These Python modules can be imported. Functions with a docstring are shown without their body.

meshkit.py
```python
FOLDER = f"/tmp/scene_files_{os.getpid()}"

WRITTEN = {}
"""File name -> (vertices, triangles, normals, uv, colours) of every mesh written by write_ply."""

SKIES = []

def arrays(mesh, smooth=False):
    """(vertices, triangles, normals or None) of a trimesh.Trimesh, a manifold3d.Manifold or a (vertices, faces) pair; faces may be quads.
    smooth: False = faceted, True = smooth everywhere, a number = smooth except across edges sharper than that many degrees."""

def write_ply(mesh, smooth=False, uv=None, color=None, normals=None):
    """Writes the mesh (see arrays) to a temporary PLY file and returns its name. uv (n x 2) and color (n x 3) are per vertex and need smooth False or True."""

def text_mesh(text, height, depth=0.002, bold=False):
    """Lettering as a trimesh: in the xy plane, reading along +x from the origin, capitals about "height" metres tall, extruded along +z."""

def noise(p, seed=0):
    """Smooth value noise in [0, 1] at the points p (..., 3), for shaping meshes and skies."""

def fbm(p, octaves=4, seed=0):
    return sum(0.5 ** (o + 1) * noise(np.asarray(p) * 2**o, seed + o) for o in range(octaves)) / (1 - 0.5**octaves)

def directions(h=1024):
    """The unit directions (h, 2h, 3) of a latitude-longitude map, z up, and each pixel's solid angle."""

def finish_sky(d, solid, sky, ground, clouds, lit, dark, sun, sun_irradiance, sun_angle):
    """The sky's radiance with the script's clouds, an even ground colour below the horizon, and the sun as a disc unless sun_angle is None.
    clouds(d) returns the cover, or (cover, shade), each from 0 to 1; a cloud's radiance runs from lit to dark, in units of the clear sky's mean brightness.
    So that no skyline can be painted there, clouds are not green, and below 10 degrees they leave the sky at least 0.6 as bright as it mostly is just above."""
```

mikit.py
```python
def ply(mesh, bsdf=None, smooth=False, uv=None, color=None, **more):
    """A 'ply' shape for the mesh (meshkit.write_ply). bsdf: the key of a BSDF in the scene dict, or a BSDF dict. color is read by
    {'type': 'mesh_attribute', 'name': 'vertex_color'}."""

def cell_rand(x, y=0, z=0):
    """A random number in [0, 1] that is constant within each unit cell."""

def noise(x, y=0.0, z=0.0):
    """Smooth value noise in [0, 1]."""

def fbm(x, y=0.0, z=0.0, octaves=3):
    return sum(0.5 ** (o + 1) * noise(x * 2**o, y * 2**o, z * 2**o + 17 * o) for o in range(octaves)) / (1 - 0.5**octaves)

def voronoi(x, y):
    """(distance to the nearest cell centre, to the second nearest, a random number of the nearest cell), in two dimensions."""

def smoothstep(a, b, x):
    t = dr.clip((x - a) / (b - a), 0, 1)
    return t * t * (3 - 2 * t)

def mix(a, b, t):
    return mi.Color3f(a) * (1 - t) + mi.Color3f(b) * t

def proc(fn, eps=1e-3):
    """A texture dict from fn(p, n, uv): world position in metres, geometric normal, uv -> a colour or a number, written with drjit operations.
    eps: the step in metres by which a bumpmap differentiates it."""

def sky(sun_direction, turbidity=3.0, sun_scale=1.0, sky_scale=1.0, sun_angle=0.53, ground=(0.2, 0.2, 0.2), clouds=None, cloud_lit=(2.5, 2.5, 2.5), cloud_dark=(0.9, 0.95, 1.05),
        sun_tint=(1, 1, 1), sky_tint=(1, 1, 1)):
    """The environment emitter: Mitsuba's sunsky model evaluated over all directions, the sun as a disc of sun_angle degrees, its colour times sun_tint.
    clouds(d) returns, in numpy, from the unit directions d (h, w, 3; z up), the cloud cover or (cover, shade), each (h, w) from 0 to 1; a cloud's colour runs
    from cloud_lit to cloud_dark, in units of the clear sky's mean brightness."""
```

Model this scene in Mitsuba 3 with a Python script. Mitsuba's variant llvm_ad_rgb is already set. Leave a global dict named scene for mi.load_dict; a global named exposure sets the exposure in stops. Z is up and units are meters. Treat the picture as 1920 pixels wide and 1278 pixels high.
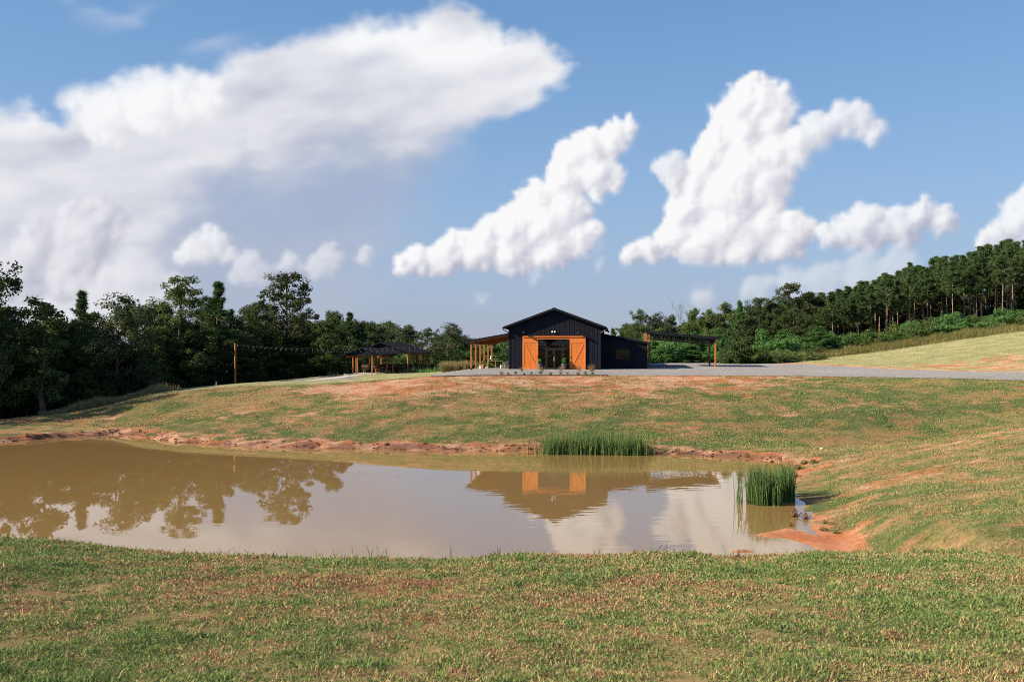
import math, random
import numpy as np, trimesh, mitsuba as mi, drjit as dr
import mikit, meshkit
from mikit import noise, fbm, smoothstep, mix, cell_rand
from shapely.geometry import Polygon, Point
import shapely
from scipy.interpolate import RBFInterpolator, RegularGridInterpolator

T = mi.ScalarTransform4f
F, U0, V0, EYE = 1867.0, 960.0, 652.0, 6.2          # focal length in photo pixels, horizon row, eye height above the pond

# ------------------------------------------------------------------ camera
scene, labels = {'type': 'scene'}, {}
scene['camera'] = {'type': 'perspective', 'fov': 2 * math.degrees(math.atan(960 / F)), 'fov_axis': 'x', 'near_clip': 0.1, 'far_clip': 4000.0,
                   'to_world': T().look_at(origin=[0, 0, EYE], target=[0, 100, EYE + 0.70], up=[0, 0, 1])}
exposure = 2.25
SUN = np.array([-1.0, -0.30, 0.56])
SUN /= np.linalg.norm(SUN)

# ------------------------------------------------------------------ sky: cumulus heaps built from round puffs, an anvil of streaky ice cloud
def ang(u, v):
    """direction of a photo point in degrees (azimuth from +y to the right, elevation)"""
    az = math.atan2(u - U0, F)
    return math.degrees(az), math.degrees(math.atan2(V0 - v, math.hypot(F, u - U0)))

def sstep(a, b, x):
    t = np.clip((x - a) / (b - a), 0, 1)
    return t * t * (3 - 2 * t)

def clouds(d):
    az = np.degrees(np.arctan2(d[..., 0], d[..., 1]))
    el = np.degrees(np.arcsin(np.clip(d[..., 2], -1, 1)))
    shp = az.shape
    cover, shade = np.zeros(shp), np.zeros(shp)
    P3 = np.stack([az * 1.0, el * 1.0, az * 0], -1)
    n1 = meshkit.fbm(P3 * [0.35, 0.55, 1], 5, 3)
    n2 = meshkit.fbm(P3 * [0.9, 1.1, 1] + 40, 5, 9)
    streak = meshkit.fbm(np.stack([az * 0.22 + el * 0.30, el * 0.75 - az * 0.25, az * 0], -1), 4, 21)
    curl = meshkit.fbm(P3 * 2.3 + 11, 3, 5)

    def blend(c, s):
        nonlocal cover, shade
        new = c + cover * (1 - c)
        shade = np.where(new > 1e-4, (c * s + cover * (1 - c) * shade) / np.maximum(new, 1e-4), shade)
        cover = new

    # thin veil towards the horizon
    blend(0.93 * np.exp(-np.clip(el, 0, 90) / 10.0), 1.0 + 0 * az)
    # --- the anvil: outline as a polygon in degrees, softly filled
    outline = [(-60, 205), (0, 195), (60, 178), (115, 215), (130, 180), (180, 178), (235, 150), (300, 132), (345, 150), (400, 118), (420, 88), (500, 78), (590, 62), (640, 42), (690, 25),
               (770, 22), (800, 10), (860, 14), (920, 38), (1000, 52), (1060, 82), (1092, 108), (1070, 140), (1035, 160), (1010, 200), (960, 225), (900, 255), (900, 330),
               (830, 420), (760, 520), (700, 600), (560, 640), (420, 640), (200, 640), (-40, 640), (-330, 640), (-400, 400), (-300, 260)]
    poly = Polygon([ang(*p) for p in outline])
    box = (az > -42) & (az < 8) & (el > -0.5) & (el < 22)
    idx = np.where(box)
    wob_a = az[idx] + (n2[idx] - 0.5) * 1.5 + (curl[idx] - 0.5) * 0.6
    wob_e = el[idx] + (streak[idx] - 0.5) * 2.0 + (curl[idx] - 0.5) * 0.5
    pts = shapely.points(wob_a, wob_e)
    sd = shapely.distance(pts, poly.exterior) * np.where(shapely.contains(poly, pts), 1, -1)
    aa, ee = az[idx], el[idx]
    c = sstep(-0.35, 1.3, sd)
    # the lower right of the anvil thins into a veil
    veil = Polygon([ang(*p) for p in [(300, 640), (300, 470), (370, 330), (450, 275), (520, 300), (620, 270), (760, 275), (900, 250), (1010, 215), (1010, 300), (900, 400), (800, 500), (700, 640)]])
    vsd = shapely.distance(pts, veil.exterior) * np.where(shapely.contains(veil, pts), 1, -1)
    thin = sstep(-1.6, 2.4, vsd)
    c = sstep(-0.25, 0.85 + 3.6 * sstep(-3.0, 0.5, vsd) * sstep(13.5, 11.0, ee), sd) * (1 - 0.42 * thin)
    c *= 0.84 + 0.22 * streak[idx]
    s = 0.50 + 0.7 * (0.5 - streak[idx]) * (1 - 0.7 * thin) + 0.45 * thin - 0.22 * np.exp(-np.clip(sd, 0, 9) / 1.3)
    knot = np.exp(-(((aa + 22.0) / 4.0) ** 2 + ((ee - 14.1) / 1.5) ** 2)) + 0.7 * np.exp(-(((aa + 5.5) / 6.0) ** 2 + ((ee - 16.8) / 1.6) ** 2))
    s -= 0.60 * knot + 0.05 * np.exp(-((aa + 27) / 6.5) ** 2 - ((ee - 6.5) / 5.5) ** 2)
    cc, ss = np.zeros(shp), np.zeros(shp)
    cc[idx], ss[idx] = c, np.clip(s, 0, 1)
    blend(np.clip(cc, 0, 0.97), ss)
    # wisps above it
    w = np.exp(-(((az + 20.5) / 6.5) ** 2 + ((el - 17.2 + 0.25 * (az + 20.5)) / 0.9) ** 2)) * sstep(0.42, 0.75, streak) * 0.8
    blend(np.clip(w * 0.5, 0, 0.35), 0.25 + 0 * az)

    # --- heaps: round puffs melted together, their swelling tops modelled as a height field that the sun lights from the left
    def heap(puffs, seed, flat=None, gain=1.0, base_shade=0.0, soft=0.16, con=1.0, rough=1.0):
        rk = np.random.default_rng(seed + 100)
        kids = []
        for (a, e, r) in puffs:
            for _ in range(7):
                t = rk.uniform(0, 2 * math.pi)
                kids.append((a + math.cos(t) * r * rk.uniform(0.6, 0.95), e + math.sin(t) * r * rk.uniform(0.6, 0.95), r * rk.uniform(0.22, 0.46)))
        puffs = puffs + kids
        amin, amax = min(p[0] - p[2] for p in puffs) - 1.2, max(p[0] + p[2] for p in puffs) + 1.2
        emin, emax = max(-0.5, min(p[1] - p[2] for p in puffs) - 1.2), max(p[1] + p[2] for p in puffs) + 1.2
        st = 0.06
        ga, ge = np.arange(amin, amax, st), np.arange(emin, emax, st)
        A, E = np.meshgrid(ga, ge, indexing='ij')
        Q = np.stack([A, E, A * 0 + seed], -1)
        wa = (meshkit.fbm(Q * [1.1, 1.1, 1], 5, seed) - 0.5) * 0.85 * rough
        we = (meshkit.fbm(Q * [1.1, 1.1, 1] + 31, 5, seed) - 0.5) * 0.85 * rough
        bil = lambda f, sd: np.abs(2 * meshkit.noise(Q * [f, f, 1] + np.stack([we, wa, wa * 0], -1) * f * 0.55, sd) - 1) * 1.35
        b1, b2, b3 = bil(0.62, seed + 1), bil(1.35, seed + 2), bil(2.9, seed + 3)
        lum = 0.45 * b1 + 0.33 * b2 + 0.22 * b3
        k = 0.075
        acc = np.zeros(A.shape)
        for (a, e, r) in puffs:
            d2 = ((A + wa - a) ** 2 + (E + we - e) ** 2) / (r * r)
            acc += np.exp(np.clip((1 - np.sqrt(d2)) * r / k, -60, 60))
        D = k * np.log(acc + 1e-12) + (lum - 0.40) * 0.34 * rough + 0.16  # soft distance inside the outline
        H = np.sqrt(np.clip(D, 0, None) * 1.6) * 1.25 + (0.20 * b1 + 0.10 * b2 + 0.03 * b3) * sstep(0, 0.5, D)
        gx_, gy_ = np.gradient(H, st)
        nz = 1 / np.sqrt(1 + 0.55 * (gx_ ** 2 + gy_ ** 2))
        nl = (-gx_ * -0.74 - gy_ * 0.52) * nz * 0.74 + nz * 0.50
        blur = H.copy()
        for _ in range(14):
            blur[1:-1, 1:-1] = (blur[:-2, 1:-1] + blur[2:, 1:-1] + blur[1:-1, :-2] + blur[1:-1, 2:]) / 4
        occ = np.clip((blur - H) * 1.6, -0.25, 0.5)
        cx_, cy_ = np.gradient(blur, st)
        for _ in range(10):
            cx_[1:-1, 1:-1] = (cx_[:-2, 1:-1] + cx_[2:, 1:-1] + cx_[1:-1, :-2] + cx_[1:-1, 2:]) / 4
            cy_[1:-1, 1:-1] = (cy_[:-2, 1:-1] + cy_[2:, 1:-1] + cy_[1:-1, :-2] + cy_[1:-1, 2:]) / 4
        cn = 1 / np.sqrt(1 + 0.8 * (cx_ ** 2 + cy_ ** 2))
        lit = 0.50 * np.clip(nl, -0.6, 1.2) + 0.90 * ((cx_ * 0.74 - cy_ * 0.45) * cn * 0.9 + cn * 0.42)
        lee = np.clip(cx_ * -0.8 * cn + cy_ * 0.5 * cn, 0, 1)
        cov = sstep(0.0, soft * 1.5 * (1 + 1.4 * lee), D)
        if flat is not None:
            fe = E + (lum - 0.5) * 0.5
            cov *= sstep(flat - 0.20, flat + 0.25, fe)
            lit -= 0.75 * np.exp(-np.clip(fe - flat, 0, 9) / 1.1)
        sh = np.clip(0.22 + con * (0.24 - 0.54 * lit + 0.40 * occ) + base_shade, 0, 1)
        ii = np.where((az > amin + 0.1) & (az < amax - 0.1) & (el > emin + 0.1) & (el < emax - 0.1))
        q = np.stack([az[ii], el[ii]], -1)
        lin = lambda g: RegularGridInterpolator((ga, ge), g, bounds_error=False, fill_value=0.0)(q)
        c2, s2 = np.zeros(shp), np.zeros(shp)
        c2[ii] = lin(cov) * gain
        s2[ii] = lin(sh)
        blend(c2, s2)

    def pix(lst):
        return [(*ang(u, v), r / F * 57.3) for (u, v, r) in lst]
    heap(pix([(132, 196, 20), (165, 196, 30), (205, 190, 30), (245, 178, 36), (300, 160, 34), (345, 168, 36), (290, 200, 60), (200, 225, 50), (390, 185, 40)]), 3, None, 0.85, -0.16, 0.5, 0.5)
    # soft low heaps far off, seen through the haze
    heap(pix([(160, 440, 52), (130, 500, 48), (190, 410, 36), (70, 470, 40), (30, 520, 50)]), 4, None, 0.75, 0.40, 0.2, 0.8)
    heap(pix([(400, 450, 26), (385, 480, 36), (350, 490, 22), (425, 488, 26)]), 5, 4.6, 0.85, 0.02, 0.2, 0.6)
    heap(pix([(620, 480, 28), (685, 482, 18), (545, 495, 20), (480, 520, 40), (600, 500, 24)]), 6, 3.6, 0.6, 0.10, 0.25, 0.5)
    heap(pix([(250, 520, 46), (330, 540, 30), (190, 550, 40)]), 7, None, 0.5, 0.15, 0.3, 0.4)
    # leaning heap in the middle
    heap(pix([(1185, 246, 20), (1150, 266, 32), (1105, 285, 42), (1075, 300, 34), (1120, 325, 42), (1060, 345, 42), (1010, 372, 36), (1020, 420, 62), (965, 430, 45),
              (920, 440, 34), (900, 470, 40), (840, 478, 36), (790, 490, 28), (760, 508, 20), (960, 475, 46), (1040, 465, 42), (1090, 450, 34), (1110, 435, 20), (1060, 400, 40)]), 11, 4.1, 1.0, -0.03)
    # tower on the right with its arm
    heap(pix([(1400, 190, 38), (1430, 200, 40), (1375, 215, 36), (1450, 235, 38), (1400, 250, 52), (1350, 262, 36), (1330, 300, 42), (1400, 310, 60), (1300, 345, 42), (1370, 370, 66),
              (1440, 350, 48), (1462, 215, 30), (1455, 290, 46), (1290, 400, 40), (1360, 430, 60), (1270, 445, 36), (1430, 425, 46), (1220, 470, 28), (1310, 465, 46), (1400, 470, 46), (1490, 430, 36), (1510, 425, 24),
              (1470, 465, 42), (1190, 482, 16)]), 12, 4.75, 1.0, -0.03)
    heap(pix([(1258, 318, 28), (1270, 340, 24)]), 13, None, 0.8, 0.15)
    heap(pix([(1505, 262, 30), (1540, 245, 34), (1585, 225, 34), (1615, 225, 30), (1635, 250, 22), (1505, 290, 24)]), 14, None, 0.9, 0.10, 0.3, 0.8)
    heap(pix([(1730, 410, 26), (1700, 425, 30), (1770, 418, 24), (1630, 420, 30), (1660, 430, 24), (1580, 440, 28), (1560, 450, 24), (1615, 440, 34)]), 15, 5.4, 0.9, 0.08)
    heap(pix([(1915, 420, 30), (1880, 440, 22), (1850, 448, 14), (1950, 400, 50), (2010, 380, 60)]), 16, 5.0, 0.9, 0.12)
    heap(pix([(1620, 505, 40), (1540, 520, 34), (1480, 530, 30), (1435, 532, 18), (1690, 500, 36), (1420, 545, 26), (1320, 558, 24)]), 17, None, 0.5, 0.15, 0.35, 0.4)
    heap(pix([(1010, 520, 18), (905, 560, 14), (1125, 498, 12)]), 18, None, 0.3, 0.2, 0.35)
    # the rest of the sky, outside the photograph: loose fair-weather cloud of the same kind
    th = np.arctan2(d[..., 0], d[..., 1])
    rest = meshkit.fbm(d / np.maximum(d[..., 2:3], 0.12) * [1.3, 1.3, 0] + [7, 3, 0], 5, 31)
    out = sstep(27, 45, np.abs(az)) + sstep(21, 30, el) * (np.abs(az) <= 45)
    blend(sstep(0.56, 0.72, rest) * 0.85 * np.clip(out, 0, 1), np.clip(0.3 + 1.2 * (0.62 - rest), 0.1, 0.8))
    return np.clip(cover, 0, 1), np.clip(shade, 0, 1)

scene['sky'] = mikit.sky(SUN.tolist(), turbidity=3.0, sun_scale=1.7, clouds=clouds, cloud_lit=(2.95, 2.95, 2.98), cloud_dark=(1.36, 1.38, 1.72), sky_tint=(0.56, 0.84, 1.04), sun_tint=(0.92, 0.96, 1.06))

# ------------------------------------------------------------------ helpers
def P(u, v, Y):
    return np.array([(u - U0) / F * Y, Y, EYE - (v - V0) / F * Y])

def XY0(u, v, z=0.0):
    Y = F * (EYE - z) / (v - V0)
    return ((u - U0) / F * Y, Y)

def numbered(name, taken):
    if name not in taken:
        return name
    k = 1
    while f'{name}_{k:03d}' in taken:
        k += 1
    return f'{name}_{k:03d}'

def thing(name, label, cat, group=None, kind=None):
    key = numbered(name, labels)
    labels[key] = {'label': label}
    if cat: labels[key]['category'] = cat
    if group: labels[key]['group'] = group
    if kind: labels[key]['kind'] = kind
    return key

def obj(key, mesh, bsdf, smooth=False, uv=None):
    scene[key] = mikit.ply(mesh, bsdf, smooth=smooth, uv=uv)
    return key

def part(parent, name, mesh, bsdf, smooth=False, uv=None, kind=None, label=None):
    key = numbered(f'{parent}__{name}', scene)
    scene[key] = mikit.ply(mesh, bsdf, smooth=smooth, uv=uv)
    if kind: labels.setdefault(key, {})['kind'] = kind
    if label: labels.setdefault(key, {})['label'] = label
    return key

def cat(ms):
    return trimesh.util.concatenate(ms)

def box(c, s):
    m = trimesh.creation.box(s)
    m.apply_translation(c)
    return m

def box2(lo, hi):
    lo, hi = np.array(lo, float), np.array(hi, float)
    return box((lo + hi) / 2, np.abs(hi - lo))

def rbox(c, s, r=0.01):
    """box with chamfered edges"""
    s = np.array(s, float) / 2
    r = min(r, s.min() * 0.45)
    pts = []
    for sx in (-1, 1):
        for sy in (-1, 1):
            for sz in (-1, 1):
                q = np.array([sx, sy, sz]) * s
                for k in range(3):
                    e = q.copy()
                    for j in range(3):
                        if j != k: e[j] -= math.copysign(r, q[j])
                    pts.append(e)
    m = trimesh.convex.convex_hull(np.array(pts))
    m.apply_translation(c)
    return m

def tube(points, radii, sides=6):
    p = np.asarray(points, float)
    rad = np.broadcast_to(radii, (len(p),))
    t = np.gradient(p, axis=0)
    t /= np.linalg.norm(t, axis=1, keepdims=True) + 1e-12
    a = np.cross(t, np.where(np.abs(t[:, 2:]) < 0.9, [0, 0, 1.0], [1.0, 0, 0]))
    a /= np.linalg.norm(a, axis=1, keepdims=True) + 1e-12
    b, an = np.cross(t, a), np.arange(sides) * 2 * np.pi / sides
    v = p[:, None] + rad[:, None, None] * (np.cos(an)[None, :, None] * a[:, None] + np.sin(an)[None, :, None] * b[:, None])
    i, j = np.meshgrid(np.arange(len(p) - 1), np.arange(sides), indexing='ij')
    q = np.stack([i * sides + j, i * sides + (j + 1) % sides, (i + 1) * sides + (j + 1) % sides, (i + 1) * sides + j], -1).reshape(-1, 4)
    f = np.vstack([q[:, [0, 1, 2]], q[:, [0, 2, 3]]])
    cap = [[(len(p) - 1) * sides, (len(p) - 1) * sides + k, (len(p) - 1) * sides + k + 1] for k in range(1, sides - 1)]
    cap0 = [[0, k + 1, k] for k in range(1, sides - 1)]
    return trimesh.Trimesh(v.reshape(-1, 3), np.vstack([f, cap, cap0]), process=False)

def prism(poly2d, y0, y1):
    """polygon in local x,z extruded from y0 to y1"""
    m = trimesh.creation.extrude_polygon(poly2d, abs(y1 - y0), engine='earcut')
    v = m.vertices.copy()
    m.vertices = np.stack([v[:, 0], min(y0, y1) + v[:, 2], v[:, 1]], 1)
    m.invert()
    return m

def slab(a, b, c, d, t):
    """four top corners (counter-clockwise from above), thickness t straight down"""
    top = np.array([a, b, c, d], float)
    return trimesh.convex.convex_hull(np.vstack([top, top - [0, 0, t]]))

def lathe(profile, n=20):
    return trimesh.creation.revolve(np.array(profile, float), sections=n)

class Frame:
    """local frame: x along the front, y into the depth, z up, at a world point, turned clockwise by deg"""
    def __init__(self, o, deg):
        t = math.radians(deg)
        self.m = np.eye(4)
        self.m[:3, 0] = [math.cos(t), -math.sin(t), 0]
        self.m[:3, 1] = [math.sin(t), math.cos(t), 0]
        self.m[:3, 3] = o
    def __call__(self, mesh):
        mesh = mesh.copy()
        mesh.apply_transform(self.m)
        return mesh
    def pt(self, p):
        return self.m[:3, :3] @ np.array(p, float) + self.m[:3, 3]

# ------------------------------------------------------------------ materials
def const(c, rough=0.6, spec=0.3, metal=0.0):
    return {'type': 'twosided', 'bsdf': {'type': 'principled', 'base_color': {'type': 'rgb', 'value': list(c)}, 'roughness': rough, 'specular': spec, 'metallic': metal}}

def procmat(fn_, rough=0.8, spec=0.2, eps=1e-3, k=0.68):
    def fn(p, n, uv):
        return fn_(p, n, uv) * k
    return {'type': 'twosided', 'bsdf': {'type': 'principled', 'base_color': mikit.proc(fn, eps), 'roughness': rough, 'specular': spec}}

C3 = mi.Color3f

def ground_col(p, n, uv):
    bare, lawn, red = uv.x, dr.clip(uv.y, 0, 1), dr.clip(-uv.y, 0, 1)      # uv.y below 0: fresh red clay
    big = fbm(p.x * 0.30, p.y * 0.55, 3.0, 3)
    mid = fbm(p.x * 0.9, p.y * 0.9, 1.0, 3)
    fine = noise(p.x * 9.0, p.y * 9.0, p.z * 9.0)
    clay = mix((0.34, 0.145, 0.072), (0.43, 0.265, 0.185), smoothstep(0.3, 0.7, mid)) * (0.72 + 0.5 * fine)
    clay = mix(clay, mi.Color3f(0.40, 0.150, 0.070) * (0.75 + 0.4 * fine), red * 0.65)
    clay = mix(clay, (0.17, 0.090, 0.068), smoothstep(1.2, 2.0, bare) * 0.8)
    gr = mix((0.085, 0.115, 0.042), (0.245, 0.180, 0.088), smoothstep(0.36, 0.62, big * 0.5 + mid * 0.5))
    gr = mix(gr, (0.28, 0.140, 0.080), smoothstep(0.54, 0.76, mid) * 0.55) * (0.7 + 0.6 * fine)
    lw = mix((0.205, 0.222, 0.105), (0.29, 0.275, 0.150), smoothstep(0.3, 0.7, mid)) * (0.88 + 0.24 * fine)
    gr = mix(gr, lw, lawn)
    cut = bare + (fbm(p.x * 2.6, p.y * 3.4, 6.0, 3) - 0.5) * 1.5 * smoothstep(0.02, 0.3, bare) * smoothstep(1.0, 0.75, bare)
    return mix(gr, clay, smoothstep(0.12, 0.88, cut))

def gravel_col(p, n, uv):
    g = cell_rand(p.x * 18, p.y * 18, 0)
    h = fbm(p.x * 0.5, p.y * 0.5, 0.0, 3)
    return mix((0.205, 0.208, 0.222), (0.345, 0.345, 0.355), 0.55 * g + 0.45 * h)

def concrete_col(p, n, uv):
    h = fbm(p.x * 1.3, p.y * 1.3, p.z, 3)
    return mix((0.40, 0.38, 0.37), (0.52, 0.49, 0.475), h)

def wood_col(p, n, uv):
    g = noise(p.x * 55, p.y * 55, p.z * 2.2)
    h = noise(p.x * 7.4, p.y * 7.4, p.z * 0.35)
    return mix((0.50, 0.135, 0.026), (0.68, 0.215, 0.05), 0.55 * g + 0.45 * h)

def post_col(p, n, uv):
    g = noise(p.x * 40, p.y * 40, p.z * 1.6)
    return mix((0.36, 0.125, 0.04), (0.52, 0.21, 0.08), g)

def metal_col(p, n, uv):
    g = fbm(p.x * 2.0, p.y * 2.0, p.z * 0.7, 3)
    return mix((0.022, 0.026, 0.042), (0.030, 0.035, 0.054), g)

def bark_col(p, n, uv):
    g = noise(p.x * 9, p.y * 9, p.z * 2.0)
    return mix((0.07, 0.058, 0.048), (0.18, 0.145, 0.12), g)

def pinebark_col(p, n, uv):
    g = noise(p.x * 8, p.y * 8, p.z * 1.5)
    return mix((0.17, 0.12, 0.10), (0.40, 0.29, 0.245), g)

def leafmat(a, b, c, diff=0.7, rough=0.55, tint=0.10):
    """a, b: dark and light leaf colour; c: the odd dry leaf; uv.x a random number per leaf, uv.y per spray"""
    def fn(p, n, uv):
        col = mix(a, b, 0.55 * uv.x + 0.45 * uv.y)
        col = mix(col, c, smoothstep(0.80, 1.0, uv.x) * smoothstep(0.35, 0.8, uv.y))
        return col * 0.80 * (1 - tint + 2 * tint * noise(p.x * 0.13, p.y * 0.09, 5.0))
    return {'type': 'principledthin', 'base_color': mikit.proc(fn), 'roughness': rough, 'diff_trans': diff, 'spec_trans': 0.0, 'eta': 1.35}

M = scene
M['ground_mat'] = procmat(ground_col, 0.95, 0.1)
M['gravel_mat'] = procmat(gravel_col, 0.95, 0.1, k=0.54)
M['concrete_mat'] = procmat(concrete_col, 0.9, 0.15)
M['wood_mat'] = procmat(wood_col, 0.6, 0.25, k=0.92)
M['post_mat'] = procmat(post_col, 0.7, 0.2)
M['metal_mat'] = procmat(metal_col, 0.6, 0.02, k=0.55)
M['bark_mat'] = procmat(bark_col, 0.9, 0.1)
M['pinebark_mat'] = procmat(pinebark_col, 0.9, 0.1)
M['oak_leaf'] = leafmat((0.040, 0.078, 0.030), (0.118, 0.172, 0.066), (0.13, 0.12, 0.045))
M['grey_leaf'] = leafmat((0.052, 0.084, 0.042), (0.135, 0.172, 0.084), (0.15, 0.13, 0.06))
M['light_leaf'] = leafmat((0.075, 0.135, 0.046), (0.185, 0.250, 0.092), (0.20, 0.18, 0.06))
M['bush_leaf'] = leafmat((0.065, 0.165, 0.058), (0.175, 0.360, 0.115), (0.24, 0.26, 0.08))
M['olive_leaf'] = leafmat((0.16, 0.17, 0.06), (0.31, 0.29, 0.12), (0.38, 0.27, 0.15))
M['pine_leaf'] = leafmat((0.050, 0.105, 0.044), (0.140, 0.220, 0.088), (0.14, 0.15, 0.06), 0.4)
M['reed_leaf'] = leafmat((0.085, 0.165, 0.060), (0.24, 0.36, 0.13), (0.48, 0.42, 0.22), 0.9)
M['straw_leaf'] = leafmat((0.22, 0.20, 0.10), (0.42, 0.36, 0.20), (0.50, 0.38, 0.26), 0.6)
M['rust_leaf'] = leafmat((0.26, 0.15, 0.09), (0.46, 0.28, 0.17), (0.5, 0.32, 0.2), 0.9)
M['white_mat'] = const((0.78, 0.77, 0.75), 0.5)
M['bulb_mat'] = const((0.45, 0.44, 0.42), 0.3, 0.5)
M['olive_paint'] = const((0.19, 0.21, 0.09), 0.6)
M['olive_dark'] = const((0.10, 0.11, 0.035), 0.7)
M['terracotta'] = const((0.42, 0.17, 0.08), 0.8)
M['slate_mat'] = const((0.085, 0.09, 0.11), 0.55)
M['black_mat'] = const((0.015, 0.015, 0.017), 0.5)
M['dark_timber'] = const((0.07, 0.045, 0.035), 0.85)
M['bronze_mat'] = const((0.02, 0.02, 0.022), 0.4, 0.3)
M['blind_mat'] = const((0.16, 0.13, 0.11), 0.9)
M['pink_mat'] = const((0.62, 0.42, 0.50), 0.85)
M['steel_mat'] = const((0.55, 0.56, 0.58), 0.35, 0.5, 0.8)
M['soil_mat'] = const((0.06, 0.04, 0.03), 0.95)
M['glass_mat'] = {'type': 'thindielectric', 'int_ior': 1.5, 'specular_transmittance': {'type': 'rgb', 'value': [0.25, 0.26, 0.26]}, 'specular_reflectance': {'type': 'rgb', 'value': 0.6}}
M['clod_mat'] = M['clay_mat'] = procmat(lambda p, n, uv: mix((0.10, 0.055, 0.045), (0.24, 0.12, 0.08), fbm(p.x * 3, p.y * 3, p.z * 6, 3)), 0.95, 0.1)

def ripple(p, n, uv):
    # faint wind wrinkles, stronger in drifting patches
    patch = smoothstep(0.42, 0.72, fbm(p.x * 0.10, p.y * 0.06, 2.0, 3))
    w = noise(p.x * 1.3, p.y * 3.2, 1.0) + 0.45 * noise(p.x * 3.1, p.y * 7.0, 4.0)
    return w * (0.12 + 0.9 * patch) * 0.0011
M['water_mat'] = {'type': 'bumpmap', 'arbitrary': mikit.proc(ripple, 0.03), 'scale': 1.0,
                  'bsdf': {'type': 'twosided', 'bsdf': {'type': 'plastic', 'int_ior': 1.45, 'diffuse_reflectance': {'type': 'rgb', 'value': [0.245, 0.160, 0.064]}}}}

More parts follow.
